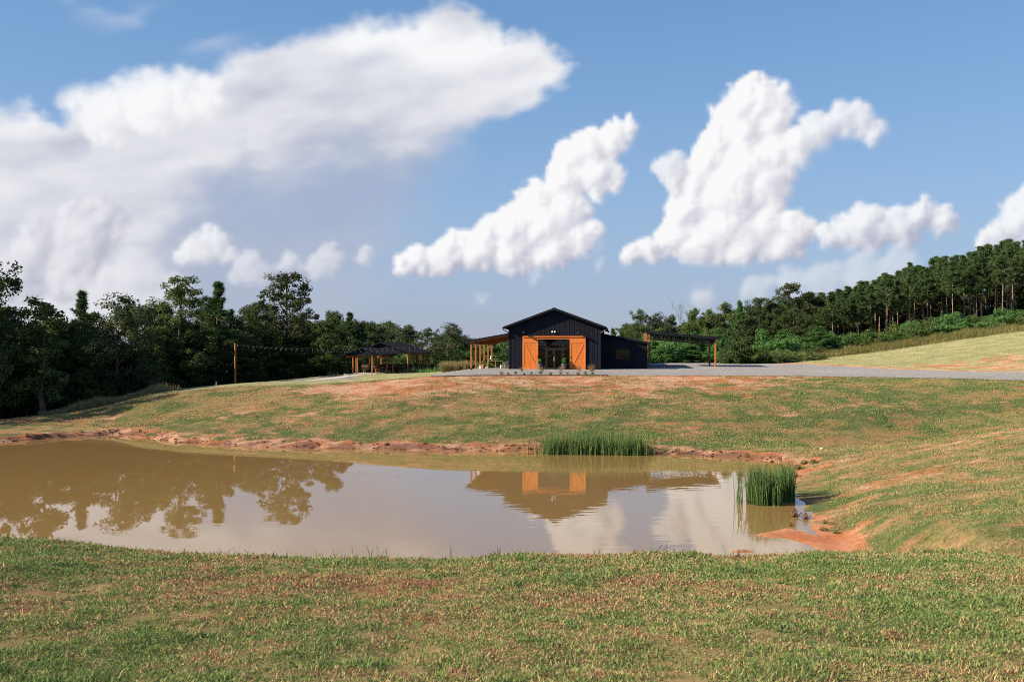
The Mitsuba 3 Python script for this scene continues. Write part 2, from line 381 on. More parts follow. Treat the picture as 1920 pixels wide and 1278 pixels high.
# ------------------------------------------------------------------ terrain
far_shore = [XY0(u, v) for u, v in [(0, 829), (60, 825), (120, 820), (180, 817), (215, 815), (270, 821), (330, 829), (400, 834), (480, 838), (600, 841), (720, 843), (840, 845), (930, 846),
                                    (1010, 847), (1110, 849), (1215, 850), (1290, 853), (1380, 858), (1440, 864), (1478, 869)]]
right_shore = [XY0(u, v) for u, v in [(1487, 880), (1489, 900), (1492, 925), (1500, 945), (1512, 955), (1520, 965), (1514, 978), (1520, 995), (1540, 1012)]]
shore = Polygon([(-75, 56), (-55, 62)] + far_shore + right_shore + [(9.6, 25), (8.2, 21.8), (5, 20.6), (-20, 20.2), (-60, 22), (-80, 40)])
sandbar = Polygon([XY0(u, v) for u, v in [(1390, 1000), (1418, 996), (1445, 992), (1467, 984), (1490, 985), (1505, 992), (1530, 998), (1562, 1008), (1590, 1022), (1585, 1045), (1530, 1034), (1490, 1017), (1462, 1010), (1430, 1009), (1405, 1006)]])
sandbit = Polygon([XY0(u, v) for u, v in [(1350, 1030), (1370, 1027), (1400, 1026), (1430, 1029), (1440, 1040), (1350, 1040)]])

ctrl = []
def cp(u, v, Y): ctrl.append(P(u, v, Y))
def cw(x, y, z): ctrl.append(np.array([x, y, z], float))
for (x, y) in far_shore: cw(x * 1.018, y * 1.018, 0.30)
for u, v, Y in [(960, 759, 71), (800, 764, 71), (1150, 757, 71), (1350, 757, 71), (1500, 757, 70.5), (600, 773, 72), (450, 776, 73), (330, 775, 76),   # far slope
                (830, 706, 83), (920, 704.5, 83), (1000, 704, 83), (1100, 704, 83), (1200, 704, 83), (1300, 704, 83), (1400, 704, 82.7), (1500, 705, 82), (1600, 706, 81), (1700, 708, 79.3), (1800, 711, 77), (1920, 714, 75), (2100, 720, 70),
                (960, 693.6, 92), (1100, 692.5, 93), (1220, 690, 97), (1338, 687, 100), (1440, 683.5, 112), (1440, 695, 92), (1600, 697, 88), (1700, 692, 95), (1920, 697, 86), (1800, 700, 84),
                (880, 692, 95), (1000, 685, 108), (1200, 683, 112), (1250, 681, 120), (900, 690, 110),
                (1500, 684, 106), (1500, 669, 138), (1600, 664, 128), (1700, 660, 121), (1700, 639, 142), (1800, 650, 118), (1920, 645, 111), (1920, 611, 136), (2100, 600, 130), (2100, 650, 95), (1920, 680, 95),
                (1800, 624, 142), (1920, 600, 160), (1600, 640, 165), (1750, 622, 165), (1300, 678, 150), (1400, 672, 150), (1000, 688, 150), (700, 698, 150), (500, 715, 142), (300, 742, 122), (2200, 570, 165),
                (85, 780, 84.5), (200, 766, 95), (300, 744, 104), (370, 728, 100), (440, 718.5, 104), (520, 716, 104), (600, 713, 104), (700, 709, 100), (800, 704, 96), (660, 701, 111), (790, 698, 118), (860, 696, 112),
                (290, 737, 88), (160, 770, 82), (60, 781, 82), (0, 787, 82), (100, 793, 76), (0, 806, 73), (200, 790, 76), (240, 768, 78), (400, 729, 84.5), (500, 725, 84), (600, 721, 84), (700, 715, 83.5), (760, 711, 83),
                (700, 760, 72)]:
    cp(u, v, Y)
for u, v, Y in [(1545, 990, 33.3), (1600, 1000, 29.2), (1700, 985, 28.5), (1800, 985, 26), (1910, 1010, 24), (1920, 950, 29), (1560, 935, 40), (1620, 950, 34), (1700, 920, 38), (1820, 900, 38), (1920, 900, 36), (1600, 900, 44),
                (1920, 850, 43), (1760, 860, 45), (1920, 803, 51), (1800, 822, 51.5), (1700, 839, 51.5), (1560, 858, 52), (1640, 862, 48), (1515, 868, 52.5), (1700, 838, 58), (1820, 818, 59.5), (1920, 800, 61), (1600, 842, 58.5),
                (1560, 838, 60.5), (1700, 824, 62.5), (1800, 806, 63), (1920, 785, 64), (1920, 752, 67.5), (1750, 770, 68), (1620, 772, 67)]:
    cp(u, v, Y)
for x, y, z in [(14, 20, 1.6), (20, 18, 2.2), (30, 20, 2.6), (35, 30, 2.5), (40, 40, 2.6), (45, 55, 3), (60, 70, 3.9), (30, 5, 2.5), (60, 20, 3), (10, 12, 0.6), (0, 12, 0.3), (-20, 12, 0.3), (-60, 12, 0.4), (-75, 70, 0.6), (-70, 85, 0.4),
                (-60, 100, 0.5), (-90, 120, 1), (-60, 150, 1), (-30, 200, 2), (20, 200, 3), (80, 200, 9), (120, 160, 12), (120, 120, 9), (110, 80, 5), (-120, 60, 1), (-110, 0, 1), (110, 0, 3), (-40, 130, 0.9), (150, 200, 13), (-120, 200, 1.5)]:
    cw(x, y, z)
ctrl = np.array(ctrl)
_, keep = np.unique(np.round(ctrl[:, :2], 1), axis=0, return_index=True)
ctrl = ctrl[np.sort(keep)]
rbf = RBFInterpolator(ctrl[:, :2], ctrl[:, 2], kernel='thin_plate_spline', smoothing=1.2, neighbors=60)

pad_poly = Polygon([(-6.6, 83.5), (-5.4, 83.0), (0, 82.9), (8, 82.9), (16, 82.9), (23, 82.2), (30, 80.0), (37.5, 76.0), (46, 70.5), (62, 60), (66, 66), (49, 81), (43, 86.5), (36.5, 94.5), (33, 103), (31, 114), (26, 122), (10, 122), (-3.2, 122), (-4.6, 97), (-5.4, 92), (-7.0, 86)])
path_poly = Polygon([P(u, v, Y)[:2] for u, v, Y in [(425, 721, 97), (470, 716.5, 103), (560, 714, 107), (630, 713, 108), (680, 713.5, 104), (640, 718, 99), (560, 722, 95), (480, 723.5, 94)]])
walk_poly = Polygon([(-22.0, 104.5), (-19.2, 107.6), (-16.4, 110.2), (-15.2, 109.2), (-18.4, 105.9), (-21.2, 103.6)])

# coarse lookup of the smooth land, then the exact pieces on top of it
gx, gy = np.arange(-160, 200.1, 1.5), np.arange(-30, 260.1, 1.5)
GX, GY = np.meshgrid(gx, gy, indexing='ij')
base_grid = rbf(np.stack([GX.ravel(), GY.ravel()], 1)).reshape(GX.shape)
base_fn = RegularGridInterpolator((gx, gy), np.clip(base_grid, -1, 20), bounds_error=False, fill_value=None, method='linear')

def poly_sd(poly, x, y):
    pts = shapely.points(x, y)
    return shapely.distance(pts, poly.exterior) * np.where(shapely.contains(poly, pts), -1.0, 1.0)

for pl in (shore, sandbar, sandbit, pad_poly, path_poly, walk_poly): shapely.prepare(pl)

def land(x, y):
    """height of the smooth land, distance to the pond's edge (negative in the water)"""
    x, y = np.asarray(x, float), np.asarray(y, float)
    far = np.hypot(x - 10, np.maximum(y - 60, 0) * 0.8)
    b = base_fn(np.stack([np.clip(x, -159, 199), np.clip(y, -29, 259)], -1))
    b = b + (3.0 - b) * sstep(190, 420, far)
    zc = 3.93 + 0.21 * sstep(-2.4, -6.2, x) + 0.05 * sstep(2.0, 4.5, x) + 0.012 * np.sin(x * 1.9) + 0.010 * np.sin(x * 4.1 + 1)
    t = y - 11.0 - 0.12 * np.sin(x * 0.9)
    k = 0.35
    soft = k * np.log1p(np.exp(np.clip(t / k, -40, 40)))
    fore = zc - 0.085 * np.clip(t, -30, 60) - 0.34 * soft
    z = np.maximum(b, fore)
    s = 0.25
    z = z + s * np.exp(-np.abs(b - fore) / s) * 0.35
    sd = np.full(x.shape, 50.0)
    near = (x > -110) & (x < 40) & (y > 8) & (y < 100)
    if near.any():
        sd[near] = poly_sd(shore, x[near], y[near])
    return z, sd

def rough(x, y):
    return (meshkit.fbm(np.stack([x * 0.55, y * 0.55, x * 0], -1), 4, 2) - 0.5)

def ground_z(x, y, detail=True):
    x, y = np.asarray(x, float), np.asarray(y, float)
    z, sd = land(x, y)
    rg = rough(x, y)
    jag = (meshkit.fbm(np.stack([x * 1.7, y * 1.2, x * 0], -1), 3, 8) - 0.5)
    farside = sstep(40, 55, y)
    sdj = sd + jag * 0.9 * farside + jag * 0.5
    edge = sstep(0.0, 1.0, sdj) * farside + sstep(0.0, 2.4, sdj) * (1 - farside)
    bump = rg * 0.16 * sstep(13, 20, y) * sstep(95, 75, y) + (meshkit.fbm(np.stack([x * 1.6, y * 1.6, x * 0], -1), 3, 12) - 0.5) * 0.10 * sstep(100, 70, y) + 0.10 * jag * farside * np.exp(-np.abs(sd - 0.8))
    flat = np.ones(x.shape)
    nearp = (y > 50) & (y < 130) & (x > -32) & (x < 70)
    if nearp.any():
        q = np.minimum(np.minimum(poly_sd(pad_poly, x[nearp], y[nearp]), poly_sd(path_poly, x[nearp], y[nearp])), poly_sd(walk_poly, x[nearp], y[nearp]))
        flat[nearp] = sstep(0.0, 2.0, q)
    zz = (z + bump * flat) * edge + np.where(sdj < 0, np.clip(sdj * 0.35, -0.8, 0), 0.02)
    sb = (y > 25) & (y < 45) & (x > 3) & (x < 18)
    if sb.any():
        q = np.minimum(poly_sd(sandbar, x[sb], y[sb]), poly_sd(sandbit, x[sb], y[sb])) + jag[sb] * 0.35
        zz[sb] = np.maximum(zz[sb], 0.11 * sstep(0.05, -0.9, q) - 0.03 + jag[sb] * 0.05 * (q < 0) - 0.9 * sstep(0, 0.5, q))
    if detail and nearp.any():
        zz[nearp] -= 0.07 * (1 - sstep(-0.3, 0.05, q_in(x[nearp], y[nearp])))
    return zz

def q_in(x, y):
    return np.minimum(np.minimum(poly_sd(pad_poly, x, y), poly_sd(path_poly, x, y)), poly_sd(walk_poly, x, y))

def bare_at(x, y):
    """how bare of grass the clay is (0..1, above 1: wet and dark at the pond), and how much it is tended lawn"""
    x, y = np.asarray(x, float), np.asarray(y, float)
    _, sd = land(x, y)
    redclay = np.zeros(x.shape)
    a = meshkit.fbm(np.stack([x * 0.20, y * 0.33, x * 0], -1), 3, 41)
    b = meshkit.fbm(np.stack([x * 0.8 + y * 0.15, y * 1.7, x * 0], -1), 4, 42)
    m = 0.40 * a + 0.60 * b
    far = sstep(45, 56, y)
    # far slope: the crest below the gravel is the barest, and a worn spot above the inlet
    top = np.exp(-((y - 79.3) / 4.2) ** 2) * sstep(-24, -10, x) * sstep(30, 14, x) * far
    spot = np.exp(-(((x - 19) / 5.0) ** 2 + ((y - 64.5) / 2.6) ** 2)) + 0.15 * np.exp(-(((x + 19) / 12.0) ** 2 + ((y - 73) / 4.0) ** 2))
    thr = 0.605 - 0.40 * top - 0.10 * spot - 0.01 * sstep(-5, -16, x) * far + 0.05 * sstep(10, 30, x) * far
    bare = sstep(thr - 0.03, thr + 0.16, m) * np.where(y > 50, 0.76 + 0.22 * top, 0.6)
    hill = sstep(6, 10, x) * sstep(14, 20, y) * sstep(60, 50, y)
    stk = meshkit.fbm(np.stack([(x + 0.5 * y) * 0.22, (y - 0.38 * x) * 1.1, x * 0], -1), 4, 47)
    bare = np.maximum(bare * (1 - 0.5 * hill), hill * 0.75 * sstep(0.55, 0.68, stk) * sstep(27, 33, y))
    bare *= sstep(12.5, 17, y) * 1.0
    fore = sstep(14, 11, y)
    bare = np.maximum(bare, fore * 0.35 * sstep(0.63, 0.74, m))
    w = 0.32 * far - 0.35 * (1 - far) + 1.5 * (b - 0.5)
    lip = sstep(w + 0.6 + 0.3 * far, w, sd)
    lip = np.where(y < 23, 0, lip)
    bare = np.maximum(bare, lip * 1.0)
    bare = bare + 1.15 * sstep(2.6, 0.6, sd) * sstep(0.36, 0.56, b) * far
    sb = (y > 25) & (y < 45) & (x > 3) & (x < 18)
    if sb.any():
        q = np.minimum(poly_sd(sandbar, x[sb], y[sb]), poly_sd(sandbit, x[sb], y[sb]))
        bare[sb] = np.where(q < 0.55, 0.97, bare[sb])
        redclay[sb] = sstep(1.2, 0.3, q)
    # tended lawn: the green in front of the pavilion, the field at the right
    crest = np.interp(x, [-45, -30, -22, -14, -5.6], [86.5, 85, 84.6, 84, 83.1])
    lawn = sstep(0.0, 1.0, y - crest) * sstep(-4.5, -6.0, x) * sstep(-34, -27, x)
    field = sstep(30, 33, x) * sstep(80, 92, y)
    lawn = np.maximum(lawn, field)
    bare = bare * (1 - lawn)
    dirt = np.exp(-((poly_sd(pad_poly, x, y) - 0.7) / 1.3) ** 2) * sstep(26, 32, x) * sstep(82, 87, y)
    dirt = np.maximum(dirt, sstep(0.42, 0.56, m) * sstep(36, 43, x) * sstep(108, 94, y) * sstep(84, 89, y))
    bare = np.maximum(bare, np.clip(dirt, 0, 1))
    worn = np.exp(-((poly_sd(pad_poly, x, y) - 0.8) / 1.0) ** 2) * (x > -8) * sstep(34, 20, x) * (y < 84)
    bare = np.maximum(bare, np.clip(worn * 1.1, 0, 1))
    redclay = np.maximum(redclay, sstep(1.5, 0.2, sd) * sstep(56, 48, y) * sstep(4, 7, x) * 0.8)
    return bare, np.where(redclay > 0.02, -redclay, lawn)

def axis(segs):
    out = [segs[0][0]]
    for a, b, s in segs:
        n = max(1, int(round((b - a) / s)))
        out += list(np.linspace(a, b, n + 1)[1:])
    return np.array(out)
ax = axis([(-3000, -400, 260), (-400, -120, 28), (-120, -45, 2.5), (-45, 36, 0.36), (36, 80, 1.1), (80, 200, 6), (200, 400, 30), (400, 3000, 260)])
ay = axis([(-600, -40, 80), (-40, 0, 4), (0, 14, 0.35), (14, 26, 0.6), (26, 58, 0.5), (58, 84, 0.28), (84, 130, 0.9), (130, 260, 3.5), (260, 420, 20), (420, 3500, 280)])
AX, AY = np.meshgrid(ax, ay, indexing='ij')
AZ = ground_z(AX.ravel(), AY.ravel())
BR, LW = bare_at(AX.ravel(), AY.ravel())
nx, ny = len(ax), len(ay)
I, J = np.meshgrid(np.arange(nx - 1), np.arange(ny - 1), indexing='ij')
q = np.stack([I * ny + J, (I + 1) * ny + J, (I + 1) * ny + J + 1, I * ny + J + 1], -1).reshape(-1, 4)
gm = trimesh.Trimesh(np.stack([AX.ravel(), AY.ravel(), AZ], 1), np.vstack([q[:, [0, 1, 2]], q[:, [0, 2, 3]]]), process=False)
obj('ground', gm, 'ground_mat', smooth=True, uv=np.stack([BR, LW], 1))
labels['ground'] = {'label': 'red clay ground with patchy dry grass sloping around the pond', 'kind': 'structure'}

def gz(x, y):
    return float(ground_z(np.array([x]), np.array([y]), False)[0])

def drape(poly, step, lift):
    """a thin sheet with its own edge over the land"""
    x0, y0, x1, y1 = poly.bounds
    xs, ys = np.arange(x0, x1 + step, step), np.arange(y0, y1 + step, step)
    m = []
    cells = []
    for a in xs[:-1]:
        for b in ys[:-1]:
            cells.append(shapely.box(a, b, a + step, b + step))
    hit = shapely.intersection(np.array(cells), poly)
    vs, fs, n = [], [], 0
    for g in hit:
        if g.is_empty or g.geom_type != 'Polygon': continue
        c = np.array(g.exterior.coords)[:-1]
        c = c if g.exterior.is_ccw else c[::-1]
        vs.append(c)
        fs += [[n, n + k, n + k + 1] for k in range(1, len(c) - 1)]
        n += len(c)
    v = np.vstack(vs)
    z = ground_z(v[:, 0], v[:, 1], False) + lift
    mesh = trimesh.Trimesh(np.column_stack([v, z]), np.array(fs), process=False)
    mesh.merge_vertices(digits_vertex=4)
    return mesh

pad = drape(pad_poly, 1.2, 0.01)
obj('gravel_drive', pad, 'gravel_mat', smooth=True)
labels['gravel_drive'] = {'label': 'pale grey gravel apron and drive in front of the black barn', 'kind': 'structure'}
obj('path', drape(path_poly, 1.0, 0.01), 'gravel_mat', smooth=True)
labels['path'] = {'label': 'grey gravel path on the lawn beside the wooden pole', 'kind': 'structure'}
obj('concrete_walk', drape(walk_poly, 1.0, 0.012), 'concrete_mat', smooth=True)
labels['concrete_walk'] = {'label': 'pale concrete walk leading up to the pavilion', 'kind': 'structure'}

# pond: one sheet inside the shore and a little under the banks
xs = np.linspace(-85, 22, 80); ys = np.linspace(17, 76, 60)
WX, WY = np.meshgrid(xs, ys, indexing='ij')
wq = np.stack([np.arange(79)[:, None] * 60 + np.arange(59)[None, :]], -1)[..., 0]
wf = np.vstack([np.stack([wq, wq + 60, wq + 61], -1).reshape(-1, 3), np.stack([wq, wq + 61, wq + 1], -1).reshape(-1, 3)])
obj('pond', trimesh.Trimesh(np.stack([WX.ravel(), WY.ravel(), 0 * WX.ravel()], 1), wf, process=False), 'water_mat', smooth=True, uv=np.stack([WX.ravel(), WY.ravel()], 1))
labels['pond'] = {'label': 'muddy brown pond reflecting the barn, trees and clouds', 'kind': 'structure'}

# ------------------------------------------------------------------ grass and other low growth
def blades(base, length, width, lean, rng, uvy, bend=0.5, rnd=None):
    """one bent two-triangle blade on every base point"""
    n = len(base)
    az = rng.uniform(0, 2 * np.pi, n)
    d = np.stack([np.cos(az) * np.sin(lean), np.sin(az) * np.sin(lean), np.cos(lean)], 1)
    l2 = np.clip(lean * (1 + bend) + 0.15, 0, 1.75)
    d2 = np.stack([np.cos(az) * np.sin(l2), np.sin(az) * np.sin(l2), np.cos(l2)], 1)
    az2 = rng.uniform(0, 2 * np.pi, n)
    s = np.stack([np.cos(az2), np.sin(az2), 0 * az2], 1)
    mid = base + d * (length * 0.55)[:, None]
    tip = mid + d2 * (length * 0.45)[:, None]
    w = (width / 2)[:, None]
    v = np.stack([base, mid + s * w, mid - s * w, tip], 1).reshape(-1, 3)
    k = np.arange(n)[:, None] * 4
    f = np.concatenate([k + [0, 1, 2], k + [1, 3, 2]], 1).reshape(-1, 3)
    r = rng.uniform(0, 1, n) if rnd is None else rnd
    uv = np.repeat(np.stack([r, uvy], 1), 4, axis=0)
    return v, f, uv

def grassmat():
    # uv.x: a random number per blade; uv.y: green 0 .. dry yellow 0.5 .. red-brown 1, of the patch it grows in
    def fn(p, n, uv):
        g = mix((0.105, 0.185, 0.062), (0.255, 0.355, 0.125), uv.x)
        y = mix((0.27, 0.255, 0.115), (0.56, 0.48, 0.25), uv.x)
        r = mix((0.23, 0.115, 0.080), (0.56, 0.325, 0.205), uv.x)
        c = mix(g, y, smoothstep(0.12, 0.5, uv.y))
        return mix(c, r, smoothstep(0.58, 0.95, uv.y)) * 0.82
    return {'type': 'principledthin', 'base_color': mikit.proc(fn), 'roughness': 0.7, 'diff_trans': 0.5, 'spec_trans': 0.0, 'eta': 1.3}
M['grass_mat'] = grassmat()

def patch_tone(x, y, rng, scale=1.0):
    a = meshkit.fbm(np.stack([x * 0.45 * scale, y * 0.8 * scale, x * 0], -1), 3, 61)
    b = meshkit.fbm(np.stack([x * 1.7 * scale, y * 2.6 * scale, x * 0], -1), 3, 62)
    t = 0.38 + 2.0 * (0.5 * a + 0.5 * b - 0.5)
    c = meshkit.fbm(np.stack([x * 15 * scale, y * 13 * scale, x * 0], -1), 2, 63)
    return np.clip(t + (1.5 if scale == 1.0 else 0.7) * (c - 0.5) + rng.normal(0, 0.20 if scale == 1.0 else 0.12, len(x)), 0, 1)

rng = np.random.default_rng(7)
V, Fc, UVs, off = [], [], [], 0
def add(t):
    global off
    v, f, uv = t
    V.append(v); Fc.append(f + off); UVs.append(uv); off += len(v)
def flush(key, bsdf, label, catg):
    global V, Fc, UVs, off
    obj(key, trimesh.Trimesh(np.vstack(V), np.vstack(Fc), process=False), bsdf, uv=np.vstack(UVs))
    labels[key] = {'label': label, 'category': catg, 'kind': 'stuff'}
    V, Fc, UVs, off = [], [], [], 0

# near lawn, thinning with distance
n = 640000
yy = 3.6 + (rng.uniform(0, 1, n) ** 0.82) * 8.6
xx = rng.uniform(-1, 1, n) * (yy * 0.56 + 1.0)
zz = ground_z(xx, yy)
br, _ = bare_at(xx, yy)
tone = patch_tone(xx, yy, rng)
tall = meshkit.fbm(np.stack([xx * 1.3, yy * 1.3, xx * 0], -1), 3, 77)
tuft = sstep(0.60, 0.74, tall)
crest = np.exp(-((yy - 10.9 - 0.12 * np.sin(xx * 0.9)) / 0.35) ** 2)
ln = 0.024 + 0.020 * rng.uniform(0, 1, n) ** 2 + 0.028 * tuft * rng.uniform(0.2, 1, n) ** 2 + 0.05 * crest * rng.uniform(0, 1, n) ** 3
tone = np.where(rng.uniform(0, 1, n) < tuft * 0.8, tone * 0.3, tone)
clump = meshkit.fbm(np.stack([xx * 5.0, yy * 5.0, xx * 0], -1), 3, 79)
ln *= np.exp((clump - 0.5) * 1.1)
keepm = (rng.uniform(0, 1, n) > br * 0.75) & (rng.uniform(0, 1, n) < 0.82 + 0.5 * sstep(0.34, 0.56, clump))
b3 = np.column_stack([xx, yy, zz - 0.004])[keepm]
wd = (0.0050 + 0.0045 * rng.uniform(0, 1, n) + 0.0008 * (yy - 5).clip(0))[keepm]
add(blades(b3, ln[keepm], wd, rng.uniform(0.15, 1.25, keepm.sum()), rng, tone[keepm]))
# single long blades standing up along the brow
for u, k in [(725, 10), (690, 8), (240, 5), (930, 5), (960, 12), (905, 6), (430, 8), (640, 10), (600, 8), (520, 8), (470, 6), (1120, 8), (1240, 10), (1380, 8), (560, 8), (840, 5)]:
    m = k
    x = (u - U0) / F * 10.9 + rng.normal(0, 0.07, m); y = 10.9 + 0.12 * np.sin(x * 0.9) + rng.normal(0, 0.08, m)
    add(blades(np.column_stack([x, y, ground_z(x, y) - 0.01]), rng.uniform(0.08, 0.21, m), rng.uniform(0.006, 0.011, m), rng.uniform(0.05, 0.6, m), rng, rng.uniform(0, 0.2, m)))
# broad weeds in the near lawn
for k in range(150):
    cy = 4.6 + 6.2 * rng.uniform() ** 0.9; cx = rng.uniform(-1, 1) * cy * 0.53
    if rng.uniform() < 0.5 and not (-6 < cx < -1): continue
    m = int(rng.integers(14, 46)); r = rng.uniform(0.04, 0.16)
    x = cx + rng.normal(0, r, m); y = cy + rng.normal(0, r, m)
    add(blades(np.column_stack([x, y, ground_z(x, y) - 0.005]), rng.uniform(0.035, 0.10, m), rng.uniform(0.006, 0.012, m), rng.uniform(0.1, 1.1, m), rng, rng.uniform(0, 0.22, m)))
flush('grass', 'grass_mat', 'short patchy lawn grass, green and rusty brown, in the foreground', 'grass')

# the bank behind the brow and the hillside at the right
n = 250000
yy = 11.6 + (rng.uniform(0, 1, n) ** 0.85) * 50
xx = rng.uniform(3, 1 + 0.56 * yy.clip(10), n)
zz = ground_z(xx, yy)
br, lw = bare_at(xx, yy)
tone = patch_tone(xx, yy, rng, 0.55)
g = np.exp(meshkit.fbm(np.stack([xx * 1.1, yy * 1.5, xx * 0], -1), 3, 81) * 2.8 - 1.5)
stk = meshkit.fbm(np.stack([(xx + 0.5 * yy) * 0.22, (yy - 0.38 * xx) * 1.1, xx * 0], -1), 4, 48)
tone = np.clip(tone + 1.6 * (stk - 0.47), 0, 1)
keepm = (zz > 0.08) & (rng.uniform(0, 1, n) > np.clip(br, 0, 1) * 0.9)
sc = (0.7 + yy / 40)
clump = meshkit.fbm(np.stack([xx * 2.0, yy * 3.0, xx * 0], -1), 3, 85)
keepm &= rng.uniform(0, 1, n) < 0.42 + 1.0 * sstep(0.38, 0.60, clump)
ln = (0.05 + 0.05 * rng.uniform(0, 1, n)) * g * (0.8 + 0.25 * sc)
add(blades(np.column_stack([xx, yy, zz - 0.01])[keepm], ln[keepm], (0.012 * sc * rng.uniform(0.7, 1.3, n))[keepm], rng.uniform(0.1, 1.2, keepm.sum()), rng, tone[keepm]))
def tufts(n, xf, yf, per, hmin, hmax, wid, rad, ok, lo=0.0, hi=0.22):
    cx, cy = xf(n), yf(n)
    cx = cx(cy) if callable(cx) else cx
    k = ok(cx, cy)
    cx, cy = cx[k], cy[k]
    m = len(cx)
    sz = rng.uniform(0.5, 1.0, m) ** 1.5
    x = np.repeat(cx, per) + rng.normal(0, 1, m * per) * np.repeat(sz, per) * rad * 1.5
    y = np.repeat(cy, per) + rng.normal(0, 1, m * per) * np.repeat(sz, per) * rad
    add(blades(np.column_stack([x, y, ground_z(x, y) - 0.01]), np.repeat(sz, per) * rng.uniform(hmin, hmax, m * per), wid * rng.uniform(0.7, 1.3, m * per), rng.uniform(0.1, 0.9, m * per), rng,
               np.repeat(rng.uniform(lo, hi, m), per)))
tufts(2600, lambda n: (lambda cy: rng.uniform(4, 1 + 0.56 * cy)), lambda n: 14 + 44 * rng.uniform(0, 1, n) ** 0.8, 16, 0.09, 0.22, 0.016, 0.10, lambda x, y: (ground_z(x, y) > 0.12) & (meshkit.fbm(np.stack([x * 0.3, y * 0.4, x * 0], -1), 3, 71) > 0.44), 0.0, 0.30)
flush('bank_grass', 'grass_mat', 'tufted grass with red dirt showing on the right hillside by the pond', 'grass')

# far slope and the rim of the lawn
n = 300000
xx = rng.uniform(-46, 45, n)
yy = 58 + 32 * rng.uniform(0, 1, n) ** 1.15
zz = ground_z(xx, yy)
br, lw = bare_at(xx, yy)
tone = patch_tone(xx, yy, rng, 0.33)
tone = np.clip((tone - 0.45) * 1.7 + 0.42 + 0.12 * sstep(2, -14, xx) - 0.16 * sstep(4, 22, xx), 0, 1)
g = np.exp(meshkit.fbm(np.stack([xx * 0.9, yy * 1.5, xx * 0], -1), 3, 91) * 3.4 - 1.8)
inpad = q_in(xx, yy) < 0.25
clump = meshkit.fbm(np.stack([xx * 1.5, yy * 2.6, xx * 0], -1), 3, 95)
rare = rng.uniform(0, 1, n) > 0.45 + 1.0 * sstep(0.38, 0.60, clump)
keepm = (zz > 0.35) & (rng.uniform(0, 1, n) > np.clip(br, 0, 1) * 0.93) & ~inpad & ~rare & (rng.uniform(0, 1, n) > lw.clip(0) * 0.93)
ln = (0.05 + 0.06 * rng.uniform(0, 1, n)) * g * (1 - 0.6 * lw.clip(0))
add(blades(np.column_stack([xx, yy, zz - 0.01])[keepm], ln[keepm], (0.036 * rng.uniform(0.6, 1.5, n))[keepm], rng.uniform(0.1, 1.0, keepm.sum()), rng, tone[keepm]))
tufts(12000, lambda n: rng.uniform(-44, 44, n), lambda n: 59 + 24 * rng.uniform(0, 1, n), 8, 0.10, 0.24, 0.035, 0.13, lambda x, y: (ground_z(x, y) > 0.4) & (q_in(x, y) > 0.4) & (bare_at(x, y)[1] < 0.3) & (meshkit.fbm(np.stack([x * 0.22, y * 0.35, x * 0], -1), 3, 72) + 0.004 * x > 0.46), 0.0, 0.30)
flush('slope_grass', 'grass_mat', 'thin dry grass on the red clay slope below the barn', 'grass')

# field at the right: short pale stalks
n = 60000
xx = rng.uniform(28, 85, n); yy = rng.uniform(84, 146, n)
keepm = (np.abs(xx) < yy * 0.56) & (q_in(xx, yy) > 1.2)
zz = ground_z(xx, yy)
br, _ = bare_at(xx, yy)
keepm &= rng.uniform(0, 1, n) > np.clip(br, 0, 1)
tone = np.clip(patch_tone(xx, yy, rng, 0.15) * 0.6 + 0.15, 0, 0.55)
add(blades(np.column_stack([xx, yy, zz - 0.01])[keepm], rng.uniform(0.05, 0.16, keepm.sum()), rng.uniform(0.012, 0.028, keepm.sum()), rng.uniform(0.1, 0.9, keepm.sum()), rng, tone[keepm]))
flush('field_grass', 'grass_mat', 'pale yellowish grass on the rising field right of the drive', 'grass')

# tall weeds: strip below the bushes on the right hill, pale weeds at the edge of the left woods, scrub behind the barn
def strip(path, width, n, h, key, bsdf, label, catg='weeds', tonelo=0.0, tonehi=1.0, wid=0.035):
    pth = np.array([P(*p)[:2] for p in path])
    seg = np.linalg.norm(np.diff(pth, axis=0), axis=1)
    s = rng.uniform(0, seg.sum(), n)
    cs = np.concatenate([[0], np.cumsum(seg)])
    x = np.interp(s, cs, pth[:, 0]) + rng.normal(0, width / 2, n)
    y = np.interp(s, cs, pth[:, 1]) + rng.normal(0, width / 2, n)
    gg = np.exp(meshkit.fbm(np.stack([x * 0.5, y * 0.5, x * 0], -1), 3, 33) * 1.8 - 0.9)
    add(blades(np.column_stack([x, y, ground_z(x, y) - 0.02]), h * gg * rng.uniform(0.4, 1.1, n), rng.uniform(0.6, 1.4, n) * wid, rng.uniform(0.05, 0.55, n), rng, rng.uniform(tonelo, tonehi, n)))
    flush(key, bsdf, label, catg)
strip([(1440, 680, 122), (1520, 672, 128), (1640, 655, 130), (1760, 640, 130), (1860, 627, 130), (1990, 610, 130)], 3.0, 26000, 1.0, 'tall_weeds', 'olive_leaf', 'tall olive weeds below the bushes on the right hill')
strip([(110, 776, 84), (200, 764, 86), (260, 748, 88), (300, 738, 90)], 1.6, 9000, 0.65, 'pale_weeds', 'straw_leaf', 'pale feathery weeds along the edge of the left woods')
strip([(800, 699, 112), (880, 694, 118), (950, 690, 124)], 3.0, 7000, 0.9, 'scrub_weeds', 'bush_leaf', 'green scrub growing behind the ornamental grasses left of the porch')

